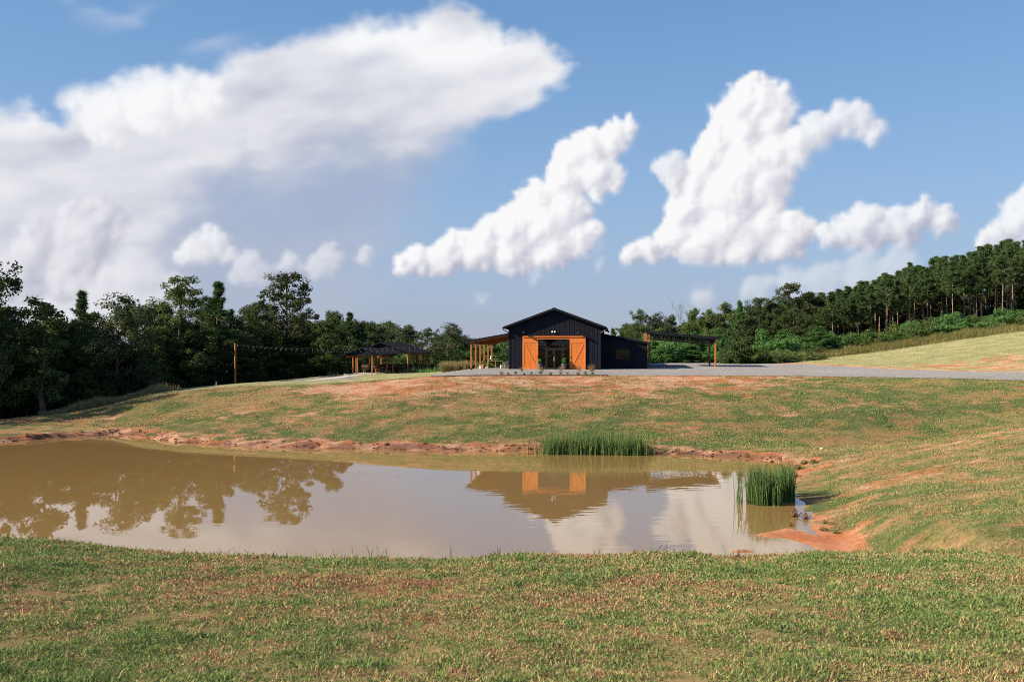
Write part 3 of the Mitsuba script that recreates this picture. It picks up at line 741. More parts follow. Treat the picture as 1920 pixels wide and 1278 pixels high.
# ------------------------------------------------------------------ reeds, clods, small shrubs at the pond
def reeds(key, pts, hmin, hmax, label, seedheads=0.06):
    r2 = np.random.default_rng(hash(key) % 1 + len(pts))
    vs, fs, uvs, o = [], [], [], 0
    zs_ = ground_z(np.array([p[0] for p in pts]), np.array([p[1] for p in pts]), False)
    for (x, y), zg in zip(pts, zs_):
        h = r2.uniform(hmin, hmax)
        az, lean = r2.uniform(0, 2 * math.pi), abs(r2.normal(0, 0.07))
        bend = r2.uniform(0.0, 0.3) if r2.uniform() < 0.62 else r2.uniform(0.3, 1.5)
        w = r2.uniform(0.012, 0.022)
        side = r2.uniform(0, 2 * math.pi)
        sv = np.array([math.cos(side), math.sin(side), 0])
        z0 = max(float(zg), -0.12) - 0.02
        p, dirl = np.array([x, y, z0]), lean
        rows = []
        for k in range(6):
            t = k / 5
            ww = w * (1 - t ** 2.2) + 0.001
            rows.append((p - sv * ww, p + sv * ww))
            dl = lean + bend * t ** 2
            p = p + h / 5 * np.array([math.cos(az) * math.sin(dl), math.sin(az) * math.sin(dl), math.cos(dl)])
        vv = np.array(rows).reshape(-1, 3)
        vs.append(vv)
        for k in range(5):
            fs += [[o + 2 * k, o + 2 * k + 1, o + 2 * k + 3], [o + 2 * k, o + 2 * k + 3, o + 2 * k + 2]]
        o += 12
        rr = r2.uniform(0, 1)
        uvs += [[rr, r2.uniform(0, 0.6) if r2.uniform() > 0.12 else 1.0]] * 12
    obj(key, trimesh.Trimesh(np.vstack(vs), np.array(fs), process=False), 'reed_leaf', uv=np.array(uvs))
    labels[key] = {'label': label, 'category': 'cattails', 'kind': 'stuff'}
r3 = np.random.default_rng(5)
pts = []
x0, y0 = XY0(1018, 851); x1, y1 = XY0(1212, 853)
for k in range(2000):
    t = r3.uniform(0.02, 0.98) if k < 1300 else r3.normal(0.5, 0.30)
    lump = 0.75 + 0.5 * meshkit.noise(np.array([t * 9, 0.5, 0.5]), 3)
    pts.append((x0 + (x1 - x0) * t + r3.normal(0, 0.12), y0 + (y1 - y0) * t + abs(r3.normal(0, 0.9)) * lump - 0.3))
reeds('cattails', pts, 0.6, 1.55, 'long stand of green cattails along the far shore below the barn')
pts = []
for (u, v, rr, m) in [(1425, 944, 0.40, 300), (1410, 942, 0.25, 140), (1452, 945, 0.3, 130), (1477, 938, 0.30, 260), (1468, 930, 0.4, 130)]:
    cx, cy = XY0(u, v)
    for k in range(m):
        a, q_ = r3.uniform(0, 6.28), math.sqrt(r3.uniform(0, 1)) * rr
        pts.append((cx + math.cos(a) * q_ * 0.9, cy + math.sin(a) * q_ * 1.4))
for k in range(16):
    cx, cy = XY0(r3.uniform(1378, 1396), r3.uniform(938, 946))
    pts.append((cx, cy))
reeds('cattails_001', pts, 1.0, 1.85, 'upright clump of cattails standing in the water at the right bank')

def clods(key, pts, smin, smax, bsdf, label, catg):
    r2 = np.random.default_rng(17)
    ico = trimesh.creation.icosphere(1)
    ms_v, ms_f, o = [], [], 0
    zs_ = ground_z(np.array([p[0] for p in pts]), np.array([p[1] for p in pts]), False)
    for (x, y), zg in zip(pts, zs_):
        s = r2.uniform(smin, smax) * r2.uniform(0.6, 1.4)
        v = ico.vertices * (1 + r2.uniform(-0.3, 0.3, (len(ico.vertices), 1))) * [s * r2.uniform(0.8, 1.8), s, s * r2.uniform(0.45, 0.8)]
        a = r2.uniform(-0.5, 0.5)
        v = v @ np.array([[math.cos(a), math.sin(a), 0], [-math.sin(a), math.cos(a), 0], [0, 0, 1]])
        ms_v.append(v + [x, y, float(zg) + s * 0.1]); ms_f.append(ico.faces + o); o += len(v)
    obj(key, trimesh.Trimesh(np.vstack(ms_v), np.vstack(ms_f), process=False), bsdf)
    labels[key] = {'label': label, 'category': catg, 'kind': 'stuff'}
ring = shore.buffer(0.9)
pts = []
L0 = np.array(far_shore)
for k in range(520):
    j = r3.integers(0, len(L0) - 1); t = r3.uniform()
    x, y = L0[j] * (1 - t) + L0[j + 1] * t
    pts.append((x + r3.normal(0, 0.2), y + 0.1 + 1.1 * r3.uniform() ** 2))
clods('clay_clods', pts, 0.02, 0.085, 'clay_mat', 'eroded red clay clods along the far edge of the pond', 'clods')

def leaf_cloud(centers, rad, per, leaf, rng, flat=1.0, up=0.5, aspect=0.55, cl=None):
    """leaves (rhombs) in round sprays: returns vertices, faces, uv"""
    n = len(centers) * per
    c = np.repeat(centers, per, 0); r = np.repeat(np.broadcast_to(rad, (len(centers),)), per)
    d = rng.normal(0, 1, (n, 3)); d /= np.linalg.norm(d, axis=1, keepdims=True)
    q_ = rng.uniform(0, 1, n) ** 0.45
    pos = c + d * (r * q_)[:, None] * [1, 1, flat]
    nrm = d * 0.7 + rng.normal(0, 0.6, (n, 3)) + [0, 0, up]
    nrm /= np.linalg.norm(nrm, axis=1, keepdims=True)
    a = np.cross(nrm, rng.normal(0, 1, (n, 3))); a /= np.linalg.norm(a, axis=1, keepdims=True) + 1e-9
    b = np.cross(nrm, a)
    s = (leaf * rng.uniform(0.6, 1.35, n))[:, None]
    v = np.stack([pos - a * s * 0.5, pos + b * s * 0.5 * aspect, pos + a * s * 0.5, pos - b * s * 0.5 * aspect], 1).reshape(-1, 3)
    k = np.arange(n)[:, None] * 4
    f = np.concatenate([k + [0, 1, 2], k + [0, 2, 3]], 1).reshape(-1, 3)
    cr = rng.uniform(0, 1, len(centers)) if cl is None else cl
    uv = np.repeat(np.stack([rng.uniform(0, 1, n), np.repeat(cr, per)], 1), 4, 0)
    return v, f, uv

def curve(a, b, sag, n, rng, wob=0.03):
    a, b = np.array(a, float), np.array(b, float)
    t = np.linspace(0, 1, n)[:, None]
    mid = (a + b) / 2 + np.array([0, 0, sag])
    p = (1 - t) ** 2 * a + 2 * t * (1 - t) * mid + t ** 2 * b
    L = np.linalg.norm(b - a)
    p[1:-1] += rng.normal(0, wob * L, (n - 2, 3))
    return p

def broadleaf(seed, H, W, base, ncl, per, leaf, crad, lobes=7, hollow=0.45, trunk_r=None, flat=0.8, taper=1.0, gaps=0.0):
    """trunk with limbs; crown of sprays gathered in lobes at the limb ends"""
    rng = np.random.default_rng(seed)
    tr = trunk_r or H * 0.016
    top = H * 0.9
    k = 9
    tp = np.stack([rng.normal(0, H * 0.006, k).cumsum(), rng.normal(0, H * 0.006, k).cumsum(), np.linspace(-0.25, top, k)], 1)
    tp -= [tp[0, 0], tp[0, 1], 0]
    trunk_at = lambda z: np.array([np.interp(z, tp[:, 2], tp[:, 0]), np.interp(z, tp[:, 2], tp[:, 1]), z])
    wood = [tube(tp, np.linspace(tr * 1.25, tr * 0.18, k), 7)]
    cz, hz = (base + H) / 2, (H - base) / 2
    cen, lob = [], []
    lobe_c = []
    for i in range(lobes):
        zf = (i + 0.5) / lobes
        z = base + (H - base) * (0.06 + 0.90 * zf)
        e = math.sqrt(max(0.05, 1 - ((z - cz) / hz) ** 2)) * (1 - 0.45 * taper * max(0, zf - 0.35))
        a = i * 2.4 + rng.uniform(-0.5, 0.5)
        r = W / 2 * e * rng.uniform(0.40, 0.78)
        c = trunk_at(z) + np.array([math.cos(a) * r, math.sin(a) * r, 0])
        lobe_c.append(c)
        lob.append(W / 2 * rng.uniform(0.36, 0.52) * (0.75 + 0.5 * e))
        st = trunk_at(max(base * 0.75, z - r * rng.uniform(0.5, 1.0) - 0.1 * H))
        wood.append(tube(curve(st, c, -0.08 * r, 5, rng), np.linspace(tr * 0.45, tr * 0.10, 5), 5))
    lobe_c = np.array(lobe_c)
    for i in range(ncl):
        j = rng.integers(0, lobes)
        d = rng.normal(0, 1, 3); d /= np.linalg.norm(d)
        q_ = rng.uniform(hollow, 1.0)
        c = lobe_c[j] + d * lob[j] * q_ * [1, 1, flat]
        if gaps and meshkit.noise(c * 0.8 + seed, 5) < gaps: continue
        cen.append(np.minimum(c, [1e9, 1e9, H - crad * 0.3]))
        if rng.uniform() < 0.35:
            wood.append(tube(curve(lobe_c[j], cen[-1], 0.05, 3, rng), [tr * 0.12, tr * 0.08, tr * 0.03], 4))
    cen = np.array(cen)
    cen = cen[cen[:, 2] > base * 0.6]
    v, f, uv = leaf_cloud(cen, crad * rng.uniform(0.6, 1.3, len(cen)), per, leaf, rng, 0.8)
    return cat(wood), (v, f, uv), H

def bush(seed, H, W, ncl, per, leaf):
    rng = np.random.default_rng(seed)
    cen = []
    for i in range(ncl):
        d = rng.normal(0, 1, 3); d /= np.linalg.norm(d); d[2] = abs(d[2])
        q_ = rng.uniform(0.35, 1.0)
        lump = 0.65 + 0.7 * meshkit.noise(d * 2.1 + seed, 4)
        cen.append([d[0] * W / 2 * q_ * lump, d[1] * W / 2 * q_ * lump, 0.1 * H + d[2] * H * 0.85 * q_ * lump])
    cen = np.array(cen)
    wood = [tube(curve([rng.normal(0, 0.1), rng.normal(0, 0.1), -0.15], c, 0.1, 4, rng), [0.035, 0.025, 0.018, 0.008], 4) for c in cen[:14]]
    v, f, uv = leaf_cloud(cen, W * 0.10 * rng.uniform(0.7, 1.4, ncl), per, leaf, rng, 0.9)
    return cat(wood), (v, f, uv), H

def needles(tips, dirs, per, ln, wd, rng):
    n = len(tips) * per
    c, d0 = np.repeat(tips, per, 0), np.repeat(dirs, per, 0)
    d = d0 * 0.75 + rng.normal(0, 0.62, (n, 3)); d /= np.linalg.norm(d, axis=1, keepdims=True)
    c = c - d0 * (rng.uniform(0, 1, n) * ln * 1.2)[:, None]
    s = np.cross(d, rng.normal(0, 1, (n, 3))); s /= np.linalg.norm(s, axis=1, keepdims=True) + 1e-9
    l = (ln * rng.uniform(0.6, 1.2, n))[:, None]
    v = np.stack([c - s * wd / 2, c + s * wd / 2, c + d * l], 1).reshape(-1, 3)
    f = np.arange(3 * n).reshape(-1, 3)
    uv = np.repeat(np.stack([rng.uniform(0, 1, n), np.repeat(rng.uniform(0, 1, len(tips)), per)], 1), 3, 0)
    return v, f, uv

def pine(seed, H, W, base, whorls, arms, per, ln=0.42, wd=0.075, ragged=0.4, tr=0.125, tuftn=5):
    rng = np.random.default_rng(seed)
    k = 10
    tp = np.stack([rng.normal(0, 0.035, k).cumsum(), rng.normal(0, 0.035, k).cumsum(), np.linspace(-0.25, H * 0.985, k)], 1)
    tp -= [tp[0, 0], tp[0, 1], 0]
    wood = [tube(tp, np.linspace(tr, tr * 0.16, k), 7)]
    tips, dirs = [], []
    for i in range(whorls):
        f_ = (i + rng.uniform(0, 0.8)) / whorls
        z = base + (H - base) * f_
        prof = (0.45 + 0.55 * math.sin(math.pi * min(1, f_ * 0.95 + 0.18))) * (1 - 0.80 * f_ ** 1.3)
        o = np.array([np.interp(z, tp[:, 2], tp[:, 0]), np.interp(z, tp[:, 2], tp[:, 1]), z])
        for a_ in range(arms):
            if rng.uniform() < ragged * 0.45: continue
            a = rng.uniform(0, 2 * math.pi)
            r = W / 2 * prof * rng.uniform(1 - ragged, 1.08)
            e = o + [math.cos(a) * r, math.sin(a) * r, r * rng.uniform(0.05, 0.5)]
            pth = curve(o, e, -0.08 * r, 4, rng, 0.02)
            wood.append(tube(pth, np.linspace(tr * 0.22, tr * 0.06, 4), 4))
            for t in range(tuftn):
                s = rng.uniform(0.35, 1.0) if t else 1.0
                b = o + (e - o) * s + rng.normal(0, 0.13 * r + 0.05, 3)
                d = (e - o) / (np.linalg.norm(e - o) + 1e-9) * 0.6 + [0, 0, 0.6] + rng.normal(0, 0.35, 3)
                tips.append(b); dirs.append(d / np.linalg.norm(d))
    tips.append(tp[-1]); dirs.append(np.array([0, 0, 1.0]))
    # dead stubs on the bare trunk
    for i in range(7):
        z = base * rng.uniform(0.45, 1.0); a = rng.uniform(0, 6.28); r = rng.uniform(0.2, 0.7)
        o = np.array([np.interp(z, tp[:, 2], tp[:, 0]), np.interp(z, tp[:, 2], tp[:, 1]), z])
        wood.append(tube([o, o + [math.cos(a) * r * 0.5, math.sin(a) * r * 0.5, 0.04], o + [math.cos(a) * r, math.sin(a) * r, 0.0]], [0.025, 0.018, 0.008], 4))
    return cat(wood), needles(np.array(tips), np.array(dirs), per, ln, wd, rng), H

def bare_tree(seed, H):
    rng = np.random.default_rng(seed)
    wood = []
    def grow(p, d, L, r, lev):
        q_ = p + d * L
        wood.append(tube(curve(p, q_, 0, 4, rng, 0.03), np.linspace(r, r * 0.6, 4), 5 if lev < 2 else 3))
        if lev >= 5: return
        for k in range(2 if lev else 3):
            nd = d + rng.normal(0, 0.38, 3) + [0, 0, 0.18]; nd /= np.linalg.norm(nd)
            grow(q_, nd, L * rng.uniform(0.6, 0.85), r * 0.6, lev + 1)
    grow(np.array([0, 0, -0.2]), np.array([0, 0, 1.0]), H * 0.36, H * 0.014, 0)
    m = cat(wood)
    m.apply_scale([1, 1, H / m.bounds[1][2]])
    cen = m.vertices[rng.choice(len(m.vertices), 30)]
    return m, leaf_cloud(cen, 0.25, 5, 0.16, rng), H

kinds = {}
def kind(name, made, leafmat_, barkmat_):
    wood, (v, f, uv), H = made
    scene[name] = {'type': 'shapegroup', 'trunk': mikit.ply(wood, barkmat_, smooth=True), 'crown': mikit.ply(trimesh.Trimesh(v, f, process=False), leafmat_, uv=uv)}
    kinds[name] = (H, max(np.ptp(np.percentile(v[:, 0], [2, 98])), np.ptp(np.percentile(v[:, 1], [2, 98]))), float(v[:, 2].max()))

kind('oak_a', broadleaf(101, 12, 8.5, 1.2, 150, 80, 0.26, 0.75, 9), 'oak_leaf', 'bark_mat')
kind('oak_b', broadleaf(102, 12, 9.0, 1.0, 150, 80, 0.26, 0.80, 8), 'grey_leaf', 'bark_mat')
kind('oak_c', broadleaf(103, 12, 7.0, 0.8, 150, 80, 0.25, 0.70, 10), 'oak_leaf', 'bark_mat')
kind('dense_oval', broadleaf(104, 9, 5.2, 0.3, 170, 90, 0.22, 0.50, 9, taper=0.6), 'oak_leaf', 'bark_mat')
kind('loose_a', broadleaf(105, 12, 7.5, 1.0, 240, 62, 0.24, 0.55, 13, hollow=0.35, gaps=0.26), 'light_leaf', 'bark_mat')
kind('loose_b', broadleaf(106, 14, 7.6, 1.4, 280, 62, 0.24, 0.55, 15, hollow=0.35, gaps=0.28, taper=0.7), 'grey_leaf', 'bark_mat')
kind('slim_a', broadleaf(107, 10, 3.6, 0.9, 130, 60, 0.26, 0.48, 10, gaps=0.26, taper=0.5), 'light_leaf', 'bark_mat')
kind('wood_a', broadleaf(108, 11, 6.5, 0.6, 110, 60, 0.32, 0.75, 9), 'light_leaf', 'bark_mat')
kind('wood_b', broadleaf(109, 11, 6.0, 0.6, 110, 60, 0.32, 0.70, 10), 'grey_leaf', 'bark_mat')
kind('pine_a', pine(201, 15, 5.2, 7.6, 14, 6, 30), 'pine_leaf', 'pinebark_mat')
kind('pine_b', pine(202, 15, 4.8, 8.4, 13, 6, 30), 'pine_leaf', 'pinebark_mat')
kind('pine_c', pine(203, 15, 5.6, 6.4, 15, 6, 30), 'pine_leaf', 'pinebark_mat')
kind('pine_d', pine(204, 14, 5.6, 4.5, 14, 5, 60, ragged=0.55, tr=0.2, tuftn=7), 'pine_leaf', 'pinebark_mat')
kind('young_pine', pine(205, 11, 4.4, 1.2, 18, 5, 30, ragged=0.3), 'pine_leaf', 'pinebark_mat')
kind('cedar', pine(206, 9, 4.2, 0.5, 22, 6, 30, ln=0.34, ragged=0.25), 'bush_leaf', 'bark_mat')
kind('bush_a', bush(301, 3, 4.2, 70, 75, 0.20), 'bush_leaf', 'bark_mat')
kind('bush_b', bush(302, 3, 3.6, 60, 75, 0.20), 'bush_leaf', 'bark_mat')
kind('bush_c', bush(303, 2.6, 4.0, 60, 70, 0.18), 'light_leaf', 'bark_mat')
kind('dark_bush', bush(304, 3, 3.4, 90, 90, 0.17), 'oak_leaf', 'bark_mat')
kind('bare', bare_tree(305, 11), 'grey_leaf', 'bark_mat')
kind('rust_shrub', bush(306, 0.55, 0.7, 26, 24, 0.07), 'rust_leaf', 'bark_mat')
kind('green_shrub', bush(307, 0.5, 0.8, 26, 24, 0.07), 'olive_leaf', 'bark_mat')

taken = set()
rt = np.random.default_rng(3)
ADJ = {'oak_a': 'round-crowned', 'oak_b': 'wide greyish', 'oak_c': 'narrow', 'dense_oval': 'dense oval', 'wood_a': 'light green', 'wood_b': 'grey-green', 'cedar': 'conifer-like', 'bush_a': 'wide', 'bush_b': 'upright',
       'bush_c': 'yellow-green', 'dark_bush': 'dark', 'loose_b': 'airy', 'slim_a': 'slim', 'pine_a': 'full-crowned', 'pine_b': 'high-crowned', 'pine_c': 'broad-crowned'}
def plant(kd, name, u, vtop, Y, wpx=None, label='', catg='tree', group=None, sink=0.05, height=None):
    x = (u - U0) / F * Y
    z = gz(x, Y) - sink
    H, W, top = kinds[kd]
    h = height or (EYE - (vtop - V0) / F * Y - z)
    sz = max(0.15, h / max(H, top))
    sx = sz if wpx is None else wpx / F * Y / W
    key = numbered(name, labels)
    scene[key] = {'type': 'instance', 'group': {'type': 'ref', 'id': kd}, 'to_world': T().translate([x, Y, z]).rotate([0, 0, 1], float(rt.uniform(0, 360))).scale([sx, sx, sz])}
    kd = str(kd)
    if group and not label.split()[0].endswith('front-row') and 'from the right edge' not in label:
        label, group = f'{ADJ[kd]} {label}', f'{ADJ[kd]} {group}'
    labels[key] = {'label': label, 'category': catg}
    if group: labels[key]['group'] = group

# --- left woods
plant('oak_c', 'broadleaf_tree', -8, 472, 84, 120, 'tall dark broadleaf tree cut off by the left edge of the photo')
plant('slim_a', 'broadleaf_tree', 84, 553, 85, 95, 'slim yellow-green tree with a bare trunk foot at the pond end of the left woods')
plant('young_pine', 'pine_tree', 152, 540, 100, 62, 'dark young pine rising behind the greyish oak at left')
plant('oak_b', 'broadleaf_tree', 222, 545, 94, 150, 'wide greyish oak in the front of the left woods', sink=0.3)
plant('loose_a', 'broadleaf_tree', 330, 516, 106, 120, 'tall airy light green tree left of the clumpy pine')
plant('pine_d', 'pine_tree', 410, 524, 113, 74, 'clumpy dark pine rising above the woods behind the wooden pole')
plant('loose_b', 'broadleaf_tree', 538, 506, 124, 112, 'tallest airy tree with three leafy tops between pole and pavilion')
plant('dense_oval', 'broadleaf_tree', 620, 579, 116, 78, 'dense oval dark tree just left of the pavilion')
G = 'dark trees filling the left woods'
for u, v, Y, w, kd in [(30, 572, 92, 100, 'oak_a'), (-60, 520, 92, 140, 'oak_b'), (115, 600, 97, 100, 'oak_c'), (180, 590, 101, 120, 'oak_a'), (275, 572, 108, 110, 'oak_c'), (20, 600, 88, 90, 'oak_b'), (290, 610, 100, 100, 'dense_oval'),
                       (370, 585, 112, 110, 'oak_a'), (440, 590, 118, 100, 'oak_c'), (480, 600, 122, 90, 'oak_b'), (360, 625, 108, 90, 'dense_oval'), (140, 640, 91, 90, 'dense_oval'), (240, 655, 96, 90, 'dense_oval'),
                       (420, 640, 114, 80, 'dense_oval'), (500, 640, 120, 80, 'oak_a'), (570, 625, 124, 90, 'oak_c'), (590, 600, 136, 90, 'oak_b'), (500, 590, 140, 90, 'oak_a'), (70, 650, 88, 80, 'dense_oval'), (-20, 660, 86, 90, 'dense_oval'),
                       (330, 668, 106, 90, 'dense_oval'), (455, 668, 113, 70, 'dense_oval'), (545, 660, 121, 70, 'oak_c'), (200, 690, 93, 70, 'dark_bush'), (150, 700, 90, 70, 'dark_bush'), (260, 685, 100, 70, 'dark_bush'), (-130, 500, 95, 160, 'oak_a'),
                       (382, 556, 116, 90, 'oak_a'), (500, 566, 128, 100, 'oak_c'), (312, 558, 111, 90, 'oak_b'), (572, 584, 130, 80, 'oak_a'), (458, 572, 121, 80, 'oak_a'), (168, 582, 102, 80, 'oak_c'), (105, 625, 92, 70, 'oak_b'), (246, 566, 104, 80, 'oak_a')]:
    plant(kd, 'broadleaf_tree', u, v, Y, w, 'shaded tree within the dense woods on the left', 'tree', G)
rs = np.random.default_rng(12)
for k in range(34):
    u = rs.uniform(-260, 620); Y = np.interp(u, [-260, 100, 440, 620], [100, 112, 132, 142]) + rs.uniform(0, 14)
    plant(rs.choice(['oak_a', 'oak_b', 'oak_c', 'wood_b']), 'broadleaf_tree', u, np.interp(u, [-260, 0, 150, 300, 620], [520, 588, 602, 600, 608]) + rs.uniform(-6, 22), Y, rs.uniform(90, 125), 'tree in the back rows of the woods on the left', 'tree', 'back rows of the left woods')
for k in range(26):
    u = rs.uniform(-40, 600); Y = np.interp(u, [-40, 85, 200, 300, 440, 600], [88, 90, 97, 106, 114, 124]) + rs.uniform(-1, 4)
    plant('dark_bush', 'bush', u, 0, Y, rs.uniform(55, 90), 'undergrowth bush at the foot of the left woods', 'bush', 'undergrowth bushes of the left woods', height=rs.uniform(2.2, 4.2))

for x, y, h in [(-51, 76, 15), (-57, 80, 18), (-54, 86, 18), (-60, 90, 20), (-59, 95, 18), (-64, 100, 20), (-64, 106, 19), (-67, 112, 18), (-66, 84, 20), (-70, 96, 20)]:
    plant(rs.choice(['oak_a', 'oak_b', 'oak_c']), 'broadleaf_tree', U0 + x / y * F, 0, y, 9.5 / y * F, 'large tree of the left woods outside the left edge of the photo', 'tree', 'trees beyond the left edge', height=h)
for k in range(22):
    x = -90 + k * 9 + rs.uniform(-2, 2); y = -75 + rs.uniform(-6, 6)
    kd = rs.choice(['oak_a', 'oak_b', 'wood_a', 'wood_b'])
    H, W, top = kinds[kd]
    key = numbered('broadleaf_tree', labels)
    scene[key] = {'type': 'instance', 'group': {'type': 'ref', 'id': kd}, 'to_world': T().translate([x, y, gz(x, y) - 0.1]).scale([1.3, 1.3, 1.2])}
    labels[key] = {'label': 'tree of the wood behind the photographer, mirrored in the entrance glass', 'category': 'tree', 'group': 'trees behind the photographer'}

# --- woods between pavilion and barn
plant('pine_d', 'pine_tree', 656, 583, 150, 44, 'small round-topped pine just behind the dense oval tree')
plant('oak_b', 'broadleaf_tree', 842, 602, 138, 66, 'oak with open spreading crown left of the barn porch')
plant('oak_a', 'broadleaf_tree', 800, 612, 142, 62, 'full round tree above the right end of the pavilion roof')
G = 'hazy trees behind the pavilion'
for k in range(44):
    u = rs.uniform(570, 985); Y = rs.uniform(150, 190)
    v = np.interp(u, [570, 680, 740, 780, 870, 985], [600, 594, 596, 612, 626, 634]) + abs(rs.normal(0, 9))
    plant(rs.choice(['wood_a', 'wood_b', 'oak_b', 'oak_a']), 'broadleaf_tree', u, v, Y, rs.uniform(48, 75), 'tree in the woods between pavilion and barn', 'tree', G)
for k in range(24):
    u = rs.uniform(640, 960); Y = rs.uniform(134, 148)
    plant(rs.choice(['bush_a', 'bush_b', 'dark_bush']), 'bush', u, 0, Y, rs.uniform(40, 60), 'low green bush behind the pavilion and the porch', 'bush', 'bushes behind the pavilion', height=rs.uniform(2.0, 4.0))

# --- woods right of the barn
plant('oak_a', 'broadleaf_tree', 1203, 577, 140, 58, 'round leafy tree just above the right wing of the barn')
plant('oak_b', 'broadleaf_tree', 1236, 583, 142, 52, 'second round tree joined to the one above the barn wing')
plant('bare', 'bare_tree', 1279, 557, 146, 34, 'bare thin-topped tree sticking out above the woods', 'tree')
plant('cedar', 'conifer_tree', 1388, 560, 142, 36, 'pointed green conifer above the right end of the carport')
plant('loose_b', 'broadleaf_tree', 1480, 527, 150, 76, 'dark oak with airy upper branches beside the pine stand')
plant('dark_bush', 'bush', 1384, 628, 117, 62, 'dark rounded shrub by the drive right of the carport', 'bush')
G = 'mixed trees of the woods right of the barn'
for u, v, Y, w, kd in [(1255, 588, 144, 40, 'wood_b'), (1303, 574, 146, 44, 'wood_a'), (1326, 577, 143, 36, 'slim_a'), (1345, 585, 147, 40, 'wood_b'), (1366, 562, 146, 46, 'wood_a'), (1412, 556, 148, 50, 'oak_c'),
                       (1440, 560, 150, 46, 'wood_b'), (1458, 575, 145, 50, 'oak_a'), (1510, 545, 152, 56, 'oak_c'), (1535, 550, 152, 50, 'wood_b'), (1290, 600, 140, 50, 'wood_a'), (1400, 590, 138, 50, 'wood_b'), (1430, 600, 138, 60, 'oak_a'),
                       (1490, 575, 144, 60, 'oak_b'), (1340, 610, 138, 50, 'wood_a'), (1240, 612, 138, 46, 'wood_a'), (1520, 590, 142, 50, 'oak_a')]:
    plant(kd, 'broadleaf_tree', u, v, Y, w, 'sunlit mixed tree in the woods right of the barn', 'tree', G)
for k in range(40):
    u = rs.uniform(1170, 1560); Y = rs.uniform(150, 185)
    v = np.interp(u, [1170, 1250, 1300, 1370, 1480, 1560], [600, 598, 590, 572, 552, 545]) + abs(rs.normal(0, 9)) + 4
    plant(rs.choice(['wood_a', 'wood_b', 'oak_a', 'cedar']), 'broadleaf_tree', u, v, Y, rs.uniform(46, 66), 'sunlit mixed tree in the woods right of the barn', 'tree', G)
for u, v, Y in [(1148, 613, 165), (1165, 618, 160), (1178, 616, 168), (1130, 622, 170)]:
    plant('cedar', 'conifer_tree', u, v, Y, 26, 'small dark tree showing just above the barn wing roof', 'tree', 'conifers above the barn wing')
G = 'bright green bushes along the woods edge'
for k in range(46):
    u = rs.uniform(1200, 1545); Y = rs.uniform(122, 138)
    plant(rs.choice(['bush_a', 'bush_b', 'bush_a', 'cedar']), 'bush', u, 0, Y, rs.uniform(36, 70), 'sunlit bush along the woods edge behind the carport', 'bush', G, height=rs.uniform(2.0, 4.6))
for k in range(14):
    u = rs.uniform(1395, 1530); Y = rs.uniform(116, 124)
    plant('bush_c', 'bush', u, 0, Y, rs.uniform(26, 44), 'low shrub where the drive meets the field', 'bush', 'yellowish shrubs by the field', height=rs.uniform(0.9, 1.8))

# --- pine stand on the hill
G = 'tall pines of the stand on the right hill'
tops_u, tops_v = [1500, 1530, 1560, 1590, 1649, 1691, 1720, 1764, 1795, 1825, 1867, 1905, 1990, 2100], [560, 545, 535, 526, 506, 492, 486, 477, 470, 460, 446, 441, 425, 410]
u, front = 1540.0, []
ordinal = lambda n: f"{n}{'th' if 10 < n < 20 else {1: 'st', 2: 'nd', 3: 'rd'}.get(n % 10, 'th')}"
while u < 2010:
    for row, dY in enumerate((0, 7, 14, 22, 30)):
        uu = u + rs.uniform(-11, 11) + row * 5
        Y = 147 + dY + rs.uniform(-3.2, 3.2)
        v = np.interp(uu, tops_u, tops_v) + rs.uniform(-3, 12) + (6 if row == 0 else 0)
        v += abs(rs.normal(0, 9))
        kd = rs.choice(['pine_a', 'pine_b', 'pine_c'] if uu < 1660 else ['pine_a', 'pine_b'])
        if row == 0 and uu < 1925:
            front.append((uu, kd, v, Y, rs.uniform(36, 50)))
        else:
            plant(kd, 'pine_tree', uu, v, Y, rs.uniform(38, 54), 'pine deeper in the stand on the right hill, mostly crown showing', 'tree', G)
    u += 19
front.sort(key=lambda t: -t[0])
for k, (uu, kd, v, Y, w) in enumerate(front):
    nth = 'front-row pine at the right edge of the photo, on the hill' if k == 0 else f'{ordinal(k + 1)} front-row pine from the right edge of the photo, on the hill'
    plant(kd, 'pine_tree', uu, v, Y, w, nth, 'tree', 'front-row pines of the stand on the right hill')
for k in range(46):
    u = rs.uniform(1560, 1990); Y = rs.uniform(154, 182)
    plant(rs.choice(['dense_oval', 'oak_c', 'wood_b', 'dark_bush']), 'broadleaf_tree', u, 0, Y, rs.uniform(30, 50), 'small understory tree growing between the pine trunks', 'tree', 'understory of the pine stand', height=rs.uniform(2.5, 6.0))
# dark understory at the back of the stand
for k in range(26):
    u = 1530 + k * 19 + rs.uniform(-6, 6)
    plant(rs.choice(['dense_oval', 'oak_c', 'oak_a']), 'broadleaf_tree', u, 0, 190 + rs.uniform(-4, 6), rs.uniform(50, 66), 'shaded tree closing the back of the pine stand', 'tree', 'trees behind the pine stand', height=rs.uniform(6.5, 9))
G = 'green bushes in front of the pine stand'
for k in range(64):
    u = rs.uniform(1520, 1985); Y = np.interp(u, [1520, 1985], [136, 138]) + rs.uniform(-4, 6)
    plant(rs.choice(['bush_a', 'bush_b', 'bush_a', 'bush_b', 'bush_c', 'cedar']), 'bush', u, 0, Y, rs.uniform(36, 66), 'leafy green bush in front of the pine stand', 'bush', G, height=rs.uniform(1.6, 3.4))

